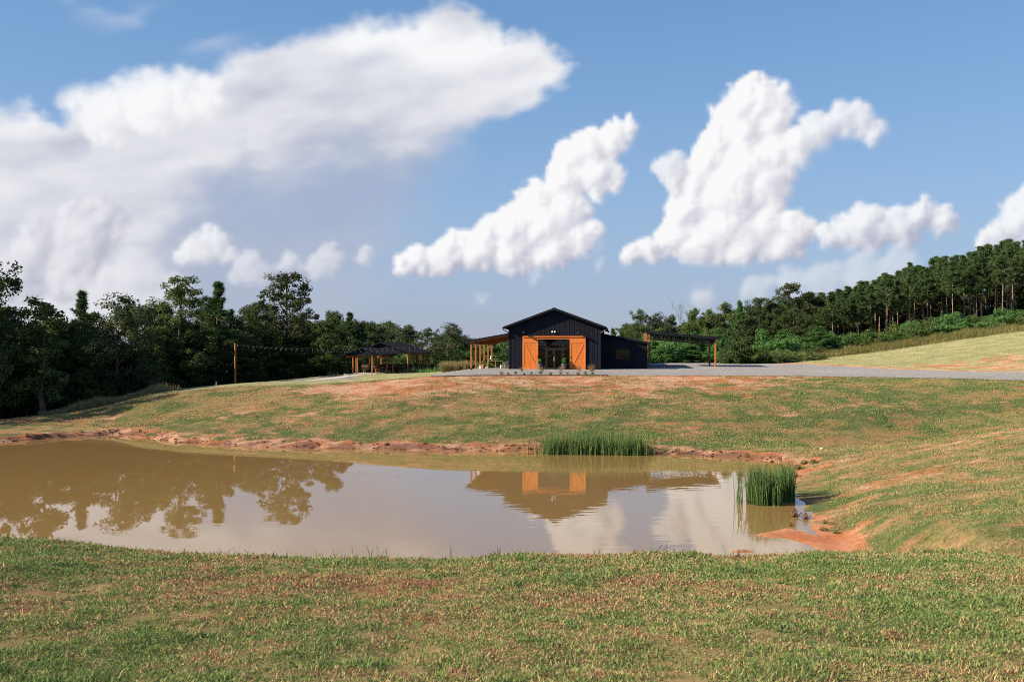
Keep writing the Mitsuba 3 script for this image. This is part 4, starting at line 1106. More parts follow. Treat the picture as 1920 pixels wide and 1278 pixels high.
# --- shrubs at the pond's right end
for u, v, s, kd, lab in [(1490, 968, 0.45, 'rust_shrub', 'rusty brown shrub at the foot of the right-hand cattails'), (1482, 985, 0.22, 'rust_shrub', 'small rusty shrub standing in the water right of the sandbar'),
                         (1510, 972, 0.35, 'rust_shrub', 'rusty weed clump on the bank just right of the cattails')]:
    x, y = XY0(u, v)
    key = thing('shrub', lab, 'shrub')
    scene[key] = {'type': 'instance', 'group': {'type': 'ref', 'id': kd}, 'to_world': T().translate([x, y, max(0, gz(x, y)) - 0.02]).scale([s * 1.5, s * 1.5, s * 1.3])}
for u, v, s, kd in [(1546, 983, 0.35, 'green_shrub'), (1570, 990, 0.3, 'green_shrub'), (1545, 970, 0.28, 'rust_shrub'),
                    (1500, 872, 0.6, 'green_shrub'), (1512, 864, 0.6, 'green_shrub'), (1528, 868, 0.5, 'green_shrub'), (1490, 884, 0.45, 'rust_shrub')]:
    x, y = XY0(u, v, 0.25)
    key = thing('shrub', 'small weedy shrub on the clay edge at the right end of the pond', 'shrub', 'weedy shrubs along the right shore')
    scene[key] = {'type': 'instance', 'group': {'type': 'ref', 'id': kd}, 'to_world': T().translate([x, y, max(0, gz(x, y)) - 0.02]).rotate([0, 0, 1], 77 * s).scale([s * 1.4, s * 1.4, s])}

# ------------------------------------------------------------------ the barn
YB = 93.3
o = P(954, 693.5, YB)
B = Frame(o, 6.0)
barn = thing('black_barn', 'black ribbed metal barn with orange sliding doors, side wing and porch', 'barn')
SC = YB / F
Wd, Eave, Ridge, Dep = 8.58, 4.05, 5.62, 26.0
OH, OS = 0.60, 0.45
mid = Wd / 2
pitch = (Ridge - Eave) / mid
d0, d1, dh = 2.76, 5.74, 2.86          # doorway
wall_pts = [(0, 0), (d0, 0), (d0, dh), (d1, dh), (d1, 0), (Wd, 0), (Wd, Eave), (mid, Ridge), (0, Eave)]
part(barn, 'front_wall', B(prism(Polygon(wall_pts), 0.0, 0.16)), 'metal_mat')
part(barn, 'side_wall', B(box2((0, 0.16, 0), (0.14, Dep, Eave))), 'metal_mat')
part(barn, 'side_wall', B(box2((Wd - 0.14, 0.16, 0), (Wd, Dep, Eave))), 'metal_mat')
part(barn, 'back_wall', B(prism(Polygon([(0.14, 0), (Wd - 0.14, 0), (Wd - 0.14, Eave), (mid, Ridge - 0.05), (0.14, Eave)]), Dep - 0.14, Dep)), 'metal_mat')
part(barn, 'floor', B(box2((0.14, 0.16, -0.05), (Wd - 0.14, Dep - 0.14, 0.06))), 'dark_timber')
def roofz(x): return Ridge - abs(x - mid) * pitch
ribs = []
for k in range(1, int(Wd / 0.235)):
    x = k * 0.235
    w, dp = (0.032, 0.030) if k % 1 == 0 else (0.02, 0.012)
    lo = 0.02
    if d0 - 1.5 < x < d1 + 1.5: lo = dh + 0.36
    ribs.append(rbox((x, -dp / 2, (lo + roofz(x) - 0.02) / 2), (w, dp, roofz(x) - 0.02 - lo), 0.008))
for k in range(1, 60):
    y = k * 0.4
    ribs.append(box((Wd + 0.014, y, Eave / 2), (0.028, 0.03, Eave - 0.1)))
part(barn, 'siding_ribs', B(cat(ribs)), 'metal_mat', kind='stuff')
for x in (0.045, Wd - 0.045):
    part(barn, 'corner_trim', B(rbox((x, -0.022, 2.0), (0.13, 0.04, 3.99), 0.01)), 'metal_mat')
# roof planes, rakes, eaves
th = 0.10
e0z, e1z = roofz(-OS) + 0.16, roofz(Wd + OS) + 0.16
rz = Ridge + 0.16
part(barn, 'roof', B(slab((-OS, -OH, e0z), (mid, -OH, rz), (mid, Dep + 0.4, rz), (-OS, Dep + 0.4, e0z), th)), 'metal_mat')
part(barn, 'roof', B(slab((mid + 0.004, -OH, rz), (Wd + OS, -OH, e1z), (Wd + OS, Dep + 0.4, e1z), (mid + 0.004, Dep + 0.4, rz), th)), 'metal_mat')
seams = []
for s, xe in ((1, -OS), (-1, Wd + OS)):
    for k in range(1, 60):
        y = -OH + k * 0.45
        seams.append(slab((xe, y, e0z + 0.03), (mid - s * 0.05, y, rz + 0.028), (mid - s * 0.05, y + 0.035, rz + 0.028), (xe, y + 0.035, e0z + 0.03), 0.035))
part(barn, 'roof_seams', B(cat(seams)), 'metal_mat', kind='stuff')
part(barn, 'ridge_cap', B(cat([slab((mid - 0.22, -OH - 0.02, rz - 0.03), (mid, -OH - 0.02, rz + 0.05), (mid, Dep + 0.42, rz + 0.05), (mid - 0.22, Dep + 0.42, rz - 0.03), 0.03), slab((mid, -OH - 0.02, rz + 0.05), (mid + 0.22, -OH - 0.02, rz - 0.03), (mid + 0.22, Dep + 0.42, rz - 0.03), (mid, Dep + 0.42, rz + 0.05), 0.03)])), 'metal_mat')
for sgn, xe, ez in ((-1, -OS, e0z), (1, Wd + OS, e1z)):
    part(barn, 'rake_trim', B(slab((min(xe, mid), -OH - 0.035, ez + 0.02 if sgn < 0 else rz + 0.02), (max(xe, mid), -OH - 0.035, rz + 0.02 if sgn < 0 else ez + 0.02), (max(xe, mid), -OH - 0.003, rz + 0.02 if sgn < 0 else ez + 0.02), (min(xe, mid), -OH - 0.003, ez + 0.02 if sgn < 0 else rz + 0.02), 0.20)), 'metal_mat')
    g = xe + sgn * 0.075
    part(barn, 'gutter', B(rbox((g, Dep / 2, ez - 0.10), (0.12, Dep + 0.9, 0.13), 0.02)), 'metal_mat')
    wx = 0.02 if sgn < 0 else Wd - 0.02
    part(barn, 'downspout', B(cat([tube([(g, -OH + 0.2, ez - 0.15), (g - sgn * 0.06, -OH + 0.25, ez - 0.30), (wx - sgn * -0.06, -OH + 0.45, ez - 0.52), (wx + sgn * 0.07, -0.06, ez - 0.60)], 0.045, 6)])), 'slate_mat', smooth=40)
# sliding doors
hz = dh + 0.12
hd = part(barn, 'door_header', B(cat([rbox((mid - 0.05, -0.16, dh + 0.26), (5.86, 0.14, 0.10), 0.015), rbox((mid - 0.05, -0.055, dh + 0.20), (5.80, 0.07, 0.22), 0.01)])), 'wood_mat')
part(barn, 'door_track', B(rbox((mid - 0.05, -0.075, dh + 0.05), (3.0, 0.10, 0.09), 0.012)), 'wood_mat')
for side, (x0, x1) in enumerate(((d0 - 1.44, d0 + 0.0), (d1 - 0.0, d1 + 1.44))):
    dk = f'{barn}__sliding_door' + ('' if side == 0 else '_001')
    y0 = -0.115
    n = 8
    wpl = (x1 - x0 - 0.24) / n
    for k in range(n):
        part(dk, 'plank', B(rbox((x0 + 0.12 + wpl * (k + 0.5), y0 + 0.02, 1.45), (wpl - 0.008, 0.035, 2.55), 0.006)), 'wood_mat')
    part(dk, 'stile', B(rbox((x0 + 0.06, y0, 1.50), (0.14, 0.06, 2.94), 0.008)), 'wood_mat')
    part(dk, 'stile', B(rbox((x1 - 0.06, y0, 1.50), (0.14, 0.06, 2.94), 0.008)), 'wood_mat')
    part(dk, 'rail', B(rbox(((x0 + x1) / 2, y0 - 0.002, 2.745), (x1 - x0 - 0.27, 0.06, 0.44), 0.008)), 'wood_mat')
    part(dk, 'rail', B(rbox(((x0 + x1) / 2, y0 - 0.002, 0.15), (x1 - x0 - 0.27, 0.06, 0.24), 0.008)), 'wood_mat')
    a = np.array([x0 + 0.17, y0, 2.48]) if side == 0 else np.array([x1 - 0.17, y0, 2.48])
    b = np.array([x1 - 0.17, y0, 0.31]) if side == 0 else np.array([x0 + 0.17, y0, 0.31])
    dv = b - a; L = np.linalg.norm(dv)
    br_ = rbox((0, 0, 0), (0.13, 0.055, L - 0.05), 0.008)
    ang_ = math.atan2(dv[0], dv[2])
    br_.apply_transform(trimesh.transformations.rotation_matrix(ang_, [0, 1, 0]))
    br_.apply_translation((a + b) / 2 + [0, -0.004, 0])
    part(dk, 'brace', B(br_), 'wood_mat')
    part(dk, 'handle', B(tube([((x1 - 0.05) if side == 0 else (x0 + 0.05), y0 - 0.05, z) for z in (1.05, 1.2, 1.35)], 0.015, 6)), 'black_mat')
# glazed entrance set back in the doorway
yg = 0.10
xs_ = [d0 + 0.04, d0 + 0.72, mid - 0.04, mid + 0.80, d1 - 0.04]
for x in (xs_[0], xs_[1], xs_[3], xs_[4]):
    part(barn, 'door_frame', B(rbox((x, yg, dh / 2), (0.07, 0.10, dh - 0.01), 0.01)), 'bronze_mat')
part(barn, 'transom_bar', B(rbox(((d0 + d1) / 2, yg, 2.02), (d1 - d0 - 0.12, 0.085, 0.08), 0.01)), 'bronze_mat')
for s in (-1, 1):
    gk = f'{barn}__glass_door' + ('' if s < 0 else '_001')
    xa, xb = (xs_[1] + 0.05, mid - 0.045) if s < 0 else (mid - 0.035, xs_[3] - 0.05)
    fr = cat([box2((xa, yg - 0.03, 0.07), (xa + 0.07, yg + 0.03, 1.96)), box2((xb - 0.07, yg - 0.03, 0.07), (xb, yg + 0.03, 1.96)), box2((xa + 0.07, yg - 0.028, 1.88), (xb - 0.07, yg + 0.028, 1.96)), box2((xa + 0.07, yg - 0.028, 0.07), (xb - 0.07, yg + 0.028, 0.24))])
    part(gk, 'frame', B(fr), 'bronze_mat')
    part(gk, 'pane', B(box2((xa + 0.07, yg + 0.005, 0.24), (xb - 0.07, yg + 0.008, 1.88))), 'glass_mat')
    hx = xb - 0.035 if s < 0 else xa + 0.035
    part(gk, 'handle', B(tube([(hx, yg - 0.08, 0.85), (hx, yg - 0.08, 1.25)], 0.013, 6)), 'steel_mat', smooth=40)
for xa, xb, za, zb in ((xs_[0] + 0.04, xs_[1] - 0.04, 0.08, 1.97), (xs_[3] + 0.04, xs_[4] - 0.04, 0.08, 1.97), (xs_[0] + 0.04, xs_[1] - 0.04, 2.07, dh - 0.02), (xs_[1] + 0.04, xs_[3] - 0.04, 2.07, dh - 0.02), (xs_[3] + 0.04, xs_[4] - 0.04, 2.07, dh - 0.02)):
    part(barn, 'window_pane', B(box2((xa, yg + 0.005, za), (xb, yg + 0.008, zb))), 'glass_mat')
part(barn, 'threshold', B(rbox(((d0 + d1) / 2, -0.20, 0.01), (5.9, 0.55, 0.10), 0.01)), 'concrete_mat')
# lamps on the gable
def gooseneck(x, z):
    k = f'{barn}__barn_light' + ('' if f'{barn}__barn_light__arm' not in scene else '_001')
    arm = [(x, -0.03, z), (x, -0.16, z + 0.10), (x, -0.34, z + 0.13), (x, -0.50, z + 0.06), (x, -0.56, z - 0.06)]
    part(k, 'arm', B(tube(arm, 0.018, 6)), 'black_mat', smooth=40)
    sh = lathe([(0.02, 0.10), (0.05, 0.08), (0.07, 0.03), (0.19, -0.06), (0.20, -0.085), (0.18, -0.085), (0.06, 0.01), (0.02, 0.02)], 18)
    sh.apply_translation((x, -0.56, z - 0.12))
    part(k, 'lamp_shade', B(sh), 'black_mat', smooth=40)
    bp = trimesh.creation.cylinder(0.05, 0.03, sections=14); bp.apply_transform(trimesh.transformations.rotation_matrix(math.pi / 2, [1, 0, 0])); bp.apply_translation((x, -0.045, z))
    part(k, 'wall_plate', B(bp), 'black_mat', smooth=40)
gooseneck(1.48, 3.66); gooseneck(6.55, 3.66)
fl = f'{barn}__flood_light'
part(fl, 'housing', B(rbox((mid - 0.08, -0.06, 3.60), (0.20, 0.08, 0.12), 0.015)), 'bronze_mat')
for s in (-1, 1):
    hd_ = lathe([(0.0, 0.05), (0.06, 0.045), (0.085, -0.05), (0.07, -0.06), (0.0, -0.055)], 14)
    hd_.apply_transform(trimesh.transformations.rotation_matrix(math.radians(70), [1, 0, 0]))
    hd_.apply_translation((mid - 0.08 + s * 0.125, -0.14, 3.58))
    part(fl, 'lamp_head', B(hd_), 'white_mat', smooth=40)

# right wing
ws, wl = 2.6, 4.35
WD = 11.0
wx0, wx1 = Wd + 0.03, Wd + 4.35
wz0, wz1 = 3.30, 2.50
part(barn, 'wing_wall', B(prism(Polygon([(wx0, -0.02), (wx1, -0.02), (wx1, wz1), (wx0, wz0)]), ws, ws + 0.14)), 'metal_mat')
part(barn, 'wing_side_wall', B(box2((wx1 - 0.14, ws + 0.14, 0), (wx1, ws + WD, wz1 - 0.02))), 'metal_mat')
part(barn, 'wing_back_wall', B(prism(Polygon([(wx0, -0.02), (wx1 - 0.14, -0.02), (wx1 - 0.14, wz1), (wx0, wz0)]), ws + WD - 0.14, ws + WD)), 'metal_mat')
part(barn, 'wing_roof', B(slab((wx0, ws - 0.28, wz0 + 0.15), (wx1 + 0.28, ws - 0.28, wz1 + 0.10), (wx1 + 0.28, ws + WD + 0.3, wz1 + 0.10), (wx0, ws + WD + 0.3, wz0 + 0.15), 0.12)), 'metal_mat')
part(barn, 'wing_roof_trim', B(slab((wx0, ws - 0.32, wz0 + 0.17), (wx1 + 0.30, ws - 0.32, wz1 + 0.12), (wx1 + 0.30, ws - 0.284, wz1 + 0.12), (wx0, ws - 0.284, wz0 + 0.17), 0.18)), 'metal_mat')
ribs = [rbox((wx0 + k * 0.235, ws - 0.015, 1.2), (0.032, 0.03, 2.35 + 0.5 * (1 - k / 18)), 0.008) for k in range(1, 18) if not (1.35 < k * 0.235 < 2.65)]
part(barn, 'wing_ribs', B(cat(ribs)), 'metal_mat', kind='stuff')
wa, wb, wc, wdz = wx0 + 1.42, wx0 + 2.58, 1.05, 1.90
wk = f'{barn}__window'
part(wk, 'frame', B(cat([box2((wa - 0.06, ws - 0.05, wc - 0.06), (wb + 0.06, ws - 0.004, wc)), box2((wa - 0.06, ws - 0.05, wdz), (wb + 0.06, ws - 0.004, wdz + 0.06)), box2((wa - 0.06, ws - 0.048, wc), (wa, ws - 0.004, wdz)), box2((wb, ws - 0.048, wc), (wb + 0.06, ws - 0.004, wdz))])), 'bronze_mat')
part(wk, 'blind', B(box2((wa, ws - 0.014, wc), (wb, ws - 0.005, wdz))), 'blind_mat')
part(wk, 'pane', B(box2((wa, ws - 0.032, wc), (wb, ws - 0.028, wdz))), 'glass_mat')

# left porch
pw = 4.05
pz0, pz1, PD = 2.62, 3.33, 20.0     # eave and wall heights
part(barn, 'porch_roof', B(slab((-pw, -0.25, pz0 + 0.12), (-0.02, -0.25, pz1 + 0.12), (-0.02, PD, pz1 + 0.12), (-pw, PD, pz0 + 0.12), 0.07)), 'metal_mat')
part(barn, 'porch_ceiling', B(slab((-pw + 0.1, -0.2, pz0 + 0.046), (-0.03, -0.2, pz1 + 0.046), (-0.03, PD - 0.05, pz1 + 0.046), (-pw + 0.1, PD - 0.05, pz0 + 0.046), 0.03)), 'post_mat')
part(barn, 'porch_trim', B(slab((-pw - 0.03, -0.29, pz0 + 0.13), (-0.02, -0.29, pz1 + 0.13), (-0.02, -0.254, pz1 + 0.13), (-pw - 0.03, -0.254, pz0 + 0.13), 0.15)), 'metal_mat')
for k in range(14):
    y = -0.1 + k * 1.45
    part(barn, 'porch_rafter', B(slab((-pw + 0.25, y, pz0 + 0.05), (-0.03, y, pz1 + 0.01), (-0.03, y + 0.06, pz1 + 0.01), (-pw + 0.25, y + 0.06, pz0 + 0.05), 0.14)), 'post_mat')
part(barn, 'porch_beam', B(rbox((-pw + 0.48, PD / 2 - 0.1, pz0 - 0.06), (0.14, PD - 0.1, 0.24), 0.01)), 'post_mat')
for k in range(6):
    y = 0.12 + k * 3.1
    pp = B.pt((-pw + 0.48, y, 0))
    zb = gz(pp[0], pp[1]) - B.m[2, 3]
    part(barn, 'porch_post', B(rbox((-pw + 0.48, y, (zb - 0.05 + pz0 - 0.18) / 2), (0.165, 0.165, pz0 - 0.18 - zb + 0.05), 0.012)), 'post_mat')
    if k == 0:
        part(barn, 'post_base', B(rbox((-pw + 0.48, y, zb + 0.07), (0.24, 0.24, 0.16), 0.012)), 'black_mat')
# slabs round the barn
obj('concrete_slab', B(cat([box2((-pw + 0.1, 0.35, -0.12), (-0.005, PD, 0.05)), box2((wx1 + 0.02, 0.6, -0.2), (wx1 + 3.2, 12, 0.035)), box2((Wd + 0.03, 0.2, -0.2), (wx1 + 0.02, ws - 0.01, 0.032))])), 'concrete_mat')
labels['concrete_slab'] = {'label': 'pale concrete slab along the sides of the black barn', 'kind': 'structure'}

# ------------------------------------------------------------------ carport right of the wing
YC = 99.0
co = P(1212, 688, YC)
C = Frame([co[0], co[1], gz(co[0], co[1])], 6.0)
cpk = thing('carport', 'open carport roof on wooden posts with lattice trusses right of the barn', 'carport')
CW, CD = 6.75, 6.2
zl, zr = 3.42, 2.84
czr = lambda x: zl + (zr - zl) * x / CW
part(cpk, 'roof', C(slab((-0.05, -0.3, czr(0) + 0.16), (CW + 0.45, -0.3, czr(CW + 0.45) + 0.16), (CW + 0.45, CD + 0.3, czr(CW + 0.45) + 0.16), (-0.05, CD + 0.3, czr(0) + 0.16), 0.14)), 'metal_mat')
part(cpk, 'fascia', C(slab((-0.05, -0.34, czr(0) + 0.18), (CW + 0.48, -0.34, czr(CW + 0.48) + 0.18), (CW + 0.48, -0.304, czr(CW + 0.48) + 0.18), (-0.05, -0.304, czr(0) + 0.18), 0.27)), 'metal_mat')
for k, y in enumerate((0.0, 2.0, 4.1, 6.1)):
    ms = []
    n = 16
    for j in range(n):
        xa, xb = 0.15 + (CW - 0.3) * j / n, 0.15 + (CW - 0.3) * (j + 1) / n
        xm = (xa + xb) / 2
        ms.append(tube([(xa, y, czr(xa) - 0.55), (xm, y, czr(xm) - 0.02)], 0.03, 4)); ms.append(tube([(xm, y, czr(xm) - 0.02), (xb, y, czr(xb) - 0.55)], 0.03, 4))
    ms.append(slab((0.1, y - 0.03, czr(0.1) + 0.03), (CW, y - 0.03, czr(CW) + 0.03), (CW, y + 0.03, czr(CW) + 0.03), (0.1, y + 0.03, czr(0.1) + 0.03), 0.07))
    ms.append(slab((0.1, y - 0.03, czr(0.1) - 0.52), (CW, y - 0.03, czr(CW) - 0.52), (CW, y + 0.03, czr(CW) - 0.52), (0.1, y + 0.03, czr(0.1) - 0.52), 0.07))
    part(cpk, 'truss', C(cat(ms)), 'black_mat')
part(cpk, 'beam', C(box2((CW - 0.18, -0.1, zr - 0.50), (CW - 0.08, CD + 0.1, zr - 0.04))), 'black_mat')
for (x, y) in ((0.0, 0), (0.30, 0.55), (0.0, CD), (CW, 0.0), (CW, CD)):
    pp = C.pt((x, y, 0)); zb = gz(pp[0], pp[1]) - C.m[2, 3]
    lab = None
    part(cpk, 'post', C(rbox((x, y, (zb - 0.05 + czr(x) + 0.02) / 2), (0.17, 0.17, czr(x) + 0.02 - zb + 0.05), 0.012)), 'post_mat', label=lab)

# ------------------------------------------------------------------ pavilion
pav = thing('pavilion', 'dark open pavilion with two low gabled metal roofs on wooden posts', 'pavilion')
po = P(698, 701.5, 109.0)
PV = Frame([po[0], po[1], gz(po[0], po[1]) + 0.02], 13.0)
def gable(x0, x1, y0, y1, ez, rz_, name):
    m = (x0 + x1) / 2
    part(pav, f'{name}', PV(slab((x0, y0, ez), (m, y0, rz_), (m, y1, rz_), (x0, y1, ez), 0.09)), 'metal_mat')
    part(pav, f'{name}', PV(slab((m + 0.004, y0, rz_), (x1, y0, ez), (x1, y1, ez), (m + 0.004, y1, rz_), 0.09)), 'metal_mat')
    s = []
    y = y0 + 0.4
    while y < y1:
        s.append(slab((x0, y, ez + 0.035), (m, y, rz_ + 0.035), (m, y + 0.04, rz_ + 0.035), (x0, y + 0.04, ez + 0.035), 0.04))
        s.append(slab((m, y, rz_ + 0.035), (x1, y, ez + 0.035), (x1, y + 0.04, ez + 0.035), (m, y + 0.04, rz_ + 0.035), 0.04))
        y += 0.45
    part(pav, f'{name}_seams', PV(cat(s)), 'metal_mat', kind='stuff')
    sl = (rz_ - ez) / (m - x0)
    i0, i1 = x0 + 0.35, x1 - 0.35
    zt = lambda x: rz_ - abs(x - m) * sl - 0.10
    part(pav, 'gable_wall', PV(prism(Polygon([(i0, zt(i0) - 0.12), (i1, zt(i1) - 0.12), (i1, zt(i1)), (m, zt(m)), (i0, zt(i0))]), y0 + 0.32, y0 + 0.38)), 'metal_mat')
    rb = []
    x = i0 + 0.12
    while x < i1:
        rb.append(box((x, y0 + 0.31, (zt(i0) - 0.12 + zt(x)) / 2), (0.03, 0.03, zt(x) - zt(i0) + 0.10))); x += 0.3
    part(pav, 'gable_ribs', PV(cat(rb)), 'metal_mat', kind='stuff')
    part(pav, 'beam', PV(rbox((i0 + 0.1, (y0 + y1) / 2, zt(i0) - 0.24), (0.14, y1 - y0 - 0.6, 0.2), 0.01)), 'post_mat')
    part(pav, 'beam', PV(rbox((i1 - 0.1, (y0 + y1) / 2, zt(i1) - 0.24), (0.14, y1 - y0 - 0.6, 0.2), 0.01)), 'post_mat')
gable(-3.35, 1.15, -0.45, 5.2, 2.12, 2.92, 'porch_roof')
gable(-3.6, 3.3, 3.0, 11.6, 2.30, 3.50, 'main_roof')
def pvpost(x, y, top):
    pp = PV.pt((x, y, 0)); zb = gz(pp[0], pp[1]) - PV.m[2, 3] - 0.05
    part(pav, 'post', PV(rbox((x, y, (zb + top) / 2), (0.13, 0.13, top - zb), 0.012)), 'post_mat')
for x, y in ((-2.25, 0.0), (0.0, 0.0), (-2.9, 2.6), (0.75, 2.6)): pvpost(x, y, 2.0)
for k in range(5):
    for x in (-3.15, 2.85): pvpost(x, 3.6 + k * 1.9, 2.15)
for x, y in ((-0.9, 3.5), (1.1, 3.5), (-1.7, 11.1), (1.4, 11.1)): pvpost(x, y, 2.15)
obj('pavilion_slab', PV(cat([box2((-3.5, 2.8, -0.25), (3.2, 11.7, 0.03)), box2((-3.1, -0.6, -0.25), (0.6, 2.8, 0.026))])), 'concrete_mat')
labels['pavilion_slab'] = {'label': 'concrete slab under the pavilion posts', 'kind': 'structure'}
def table(x, y, L):
    k = thing('long_table', 'long dark table with benches in the shade under the pavilion roof', 'table', 'tables under the pavilion')
    part(k, 'tabletop', PV(rbox((x, y, 0.76), (L, 0.78, 0.05), 0.01)), 'dark_timber')
    for s in (-1, 1):
        part(k, 'bench', PV(rbox((x, y + s * 0.72, 0.46), (L, 0.28, 0.05), 0.01)), 'dark_timber')
        part(k, 'backrest', PV(rbox((x, y + s * 0.88, 0.78), (L, 0.04, 0.32), 0.01)), 'dark_timber')
        part(k, 'trestle', PV(cat([box2((x + s * L * 0.38 - 0.04, y - 0.3, 0.03), (x + s * L * 0.38 + 0.04, y - 0.22, 0.735)), box2((x + s * L * 0.38 - 0.04, y + 0.22, 0.03), (x + s * L * 0.38 + 0.04, y + 0.3, 0.735)), box2((x + s * L * 0.38 - 0.03, y - 0.86, 0.39), (x + s * L * 0.38 + 0.03, y + 0.86, 0.43)),
                                      box2((x + s * L * 0.38 - 0.03, y - 0.80, 0.03), (x + s * L * 0.38 + 0.03, y - 0.72, 0.39)), box2((x + s * L * 0.38 - 0.03, y + 0.72, 0.03), (x + s * L * 0.38 + 0.03, y + 0.80, 0.39))])), 'dark_timber')
for y in (5.2, 7.6, 9.9):
    table(-1.75, y, 2.4); table(1.2, y, 2.5)

# ------------------------------------------------------------------ pole, guy wire, lights
pt = P(441, 718.5, 104.0)
zb = gz(pt[0], pt[1])
pole = thing('wooden_pole', 'orange-brown wooden pole at the left edge of the lawn', 'pole')
ptop = EYE - (643 - V0) / F * 104
part(pole, 'shaft', tube([(pt[0], pt[1], zb - 0.2), (pt[0], pt[1], (zb + ptop) / 2), (pt[0], pt[1], ptop)], [0.125, 0.12, 0.115], 12), 'post_mat', smooth=50)
g0, g1 = np.array([pt[0], pt[1], zb + (ptop - zb) * 0.62]), P(408, 720.5, 103.0)
g1[2] = gz(g1[0], g1[1])
part(pole, 'guy_wire', tube([g0, (g0 + g1) / 2, g1], 0.012, 5), 'black_mat')
tb = g0 * 0.55 + g1 * 0.45
part(pole, 'turnbuckle', tube([tb, tb * 0.93 + g1 * 0.07 + 0.0, tb * 0.9 + g1 * 0.1], [0.035, 0.04, 0.03], 6), 'steel_mat')
st = thing('marker_stake', 'short pale stake at the foot of the guy wire', 'stake')
part(st, 'shaft', rbox((g1[0] - 0.1, g1[1] - 0.1, g1[2] + 0.14), (0.13, 0.13, 0.42), 0.02), 'white_mat')
part(st, 'cap', rbox((g1[0] - 0.1, g1[1] - 0.1, g1[2] + 0.37), (0.16, 0.16, 0.04), 0.012), 'white_mat')
porch_end = B.pt((-pw + 0.3, 0.3, pz0 + 0.02))
ptp = np.array([pt[0], pt[1], ptop - 0.12])
pavp = PV.pt((-2.9, 3.0, 2.5)); pavr = PV.pt((3.2, 11.0, 2.9)); porch_far = B.pt((-pw + 0.3, 9.4, pz0 + 0.02))
def string(a, b, sag, nb, label, seed):
    k = thing('string_lights', label, 'string lights')
    t = np.linspace(0, 1, nb * 2 + 1)[:, None]
    a, b = np.array(a), np.array(b)
    p = a + (b - a) * t
    p[:, 2] -= sag * 4 * (t * (1 - t))[:, 0]
    part(k, 'wire', tube(p, 0.007, 4), 'black_mat')
    bulbs = []
    bl = trimesh.creation.icosphere(1, 0.024)
    bl.apply_scale([1, 1, 1.25])
    for q_ in p[1::2]:
        c = bl.copy(); c.apply_translation(q_ - [0, 0, 0.10]); bulbs.append(c)
    part(k, 'bulbs', cat(bulbs), 'bulb_mat', smooth=True, kind='stuff')
string(ptp, porch_end, 0.55, 44, 'string of white bulbs from the wooden pole straight across to the porch corner', 1)
string(ptp - [0, 0, 0.05], porch_far, 0.75, 46, 'string of white bulbs from the wooden pole to the middle of the porch', 2)
string(PV.pt((-6, -0.5, 2.7)), pavr + [0, 0, 0.35], 0.5, 24, 'string of white bulbs hung close across the pavilion roofs', 3)

# ------------------------------------------------------------------ things in front of and beside the barn
for side, (u, lab) in enumerate(((1012.5, 'slate-coloured planter with a bushy green plant at the left sliding door'), (1057.5, 'slate-coloured planter with a bushy green plant near the right sliding door'))):
    c = P(u, 693.5, 92.3); c[2] = gz(c[0], c[1]) + 0.0
    k = thing('potted_shrub', lab, 'potted plant')
    pot = lathe([(0.0, 0.0), (0.165, 0.0), (0.175, 0.03), (0.245, 0.52), (0.25, 0.56), (0.22, 0.56), (0.21, 0.50), (0.0, 0.49)], 20); pot.apply_translation(c)
    part(k, 'pot', pot, 'slate_mat', smooth=35)
    so = trimesh.creation.cylinder(0.205, 0.03, sections=18); so.apply_translation(c + [0, 0, 0.515])
    part(k, 'soil', so, 'soil_mat')
    r4 = np.random.default_rng(40 + side)
    cen = []
    for i in range(26):
        d = r4.normal(0, 1, 3); d /= np.linalg.norm(d)
        cen.append(c + [0, 0, 0.80] + d * [0.20, 0.20, 0.27] * r4.uniform(0.4, 1.0))
    v, f, uv = leaf_cloud(np.array(cen), 0.09, 40, 0.075, r4)
    part(k, 'foliage', trimesh.Trimesh(v, f, process=False), 'bush_leaf', uv=uv)
    part(k, 'stem', cat([tube(curve(c + [0, 0, 0.5], cc, 0.03, 3, r4), 0.008, 4) for cc in cen[:8]]), 'bark_mat')

# timber edging along the gravel
e_pts = np.array([(-6.75, 83.4), (-5.45, 82.9), (0, 82.8), (4, 82.8), (8, 82.8)])
ek = thing('timber_edging', 'low dark timber edging holding the gravel in front of the barn', 'edging')
for a, b in zip(e_pts[:-1], e_pts[1:]):
    n = max(1, int(np.linalg.norm(b - a) / 2.4))
    for j in range(n):
        p0, p1 = a + (b - a) * j / n, a + (b - a) * (j + 1) / n
        d = (p1 - p0) / np.linalg.norm(p1 - p0); s = np.array([-d[1], d[0]])
        z0, z1 = gz(*p0) + 0.09, gz(*p1) + 0.09
        q0, q1 = p0 + d * 0.006, p1 - d * 0.006
        part(ek, 'timber', slab((*(q0 - s * 0.06), z0), (*(q1 - s * 0.06), z1), (*(q1 + s * 0.06), z1), (*(q0 + s * 0.06), z0), 0.20), 'dark_timber')
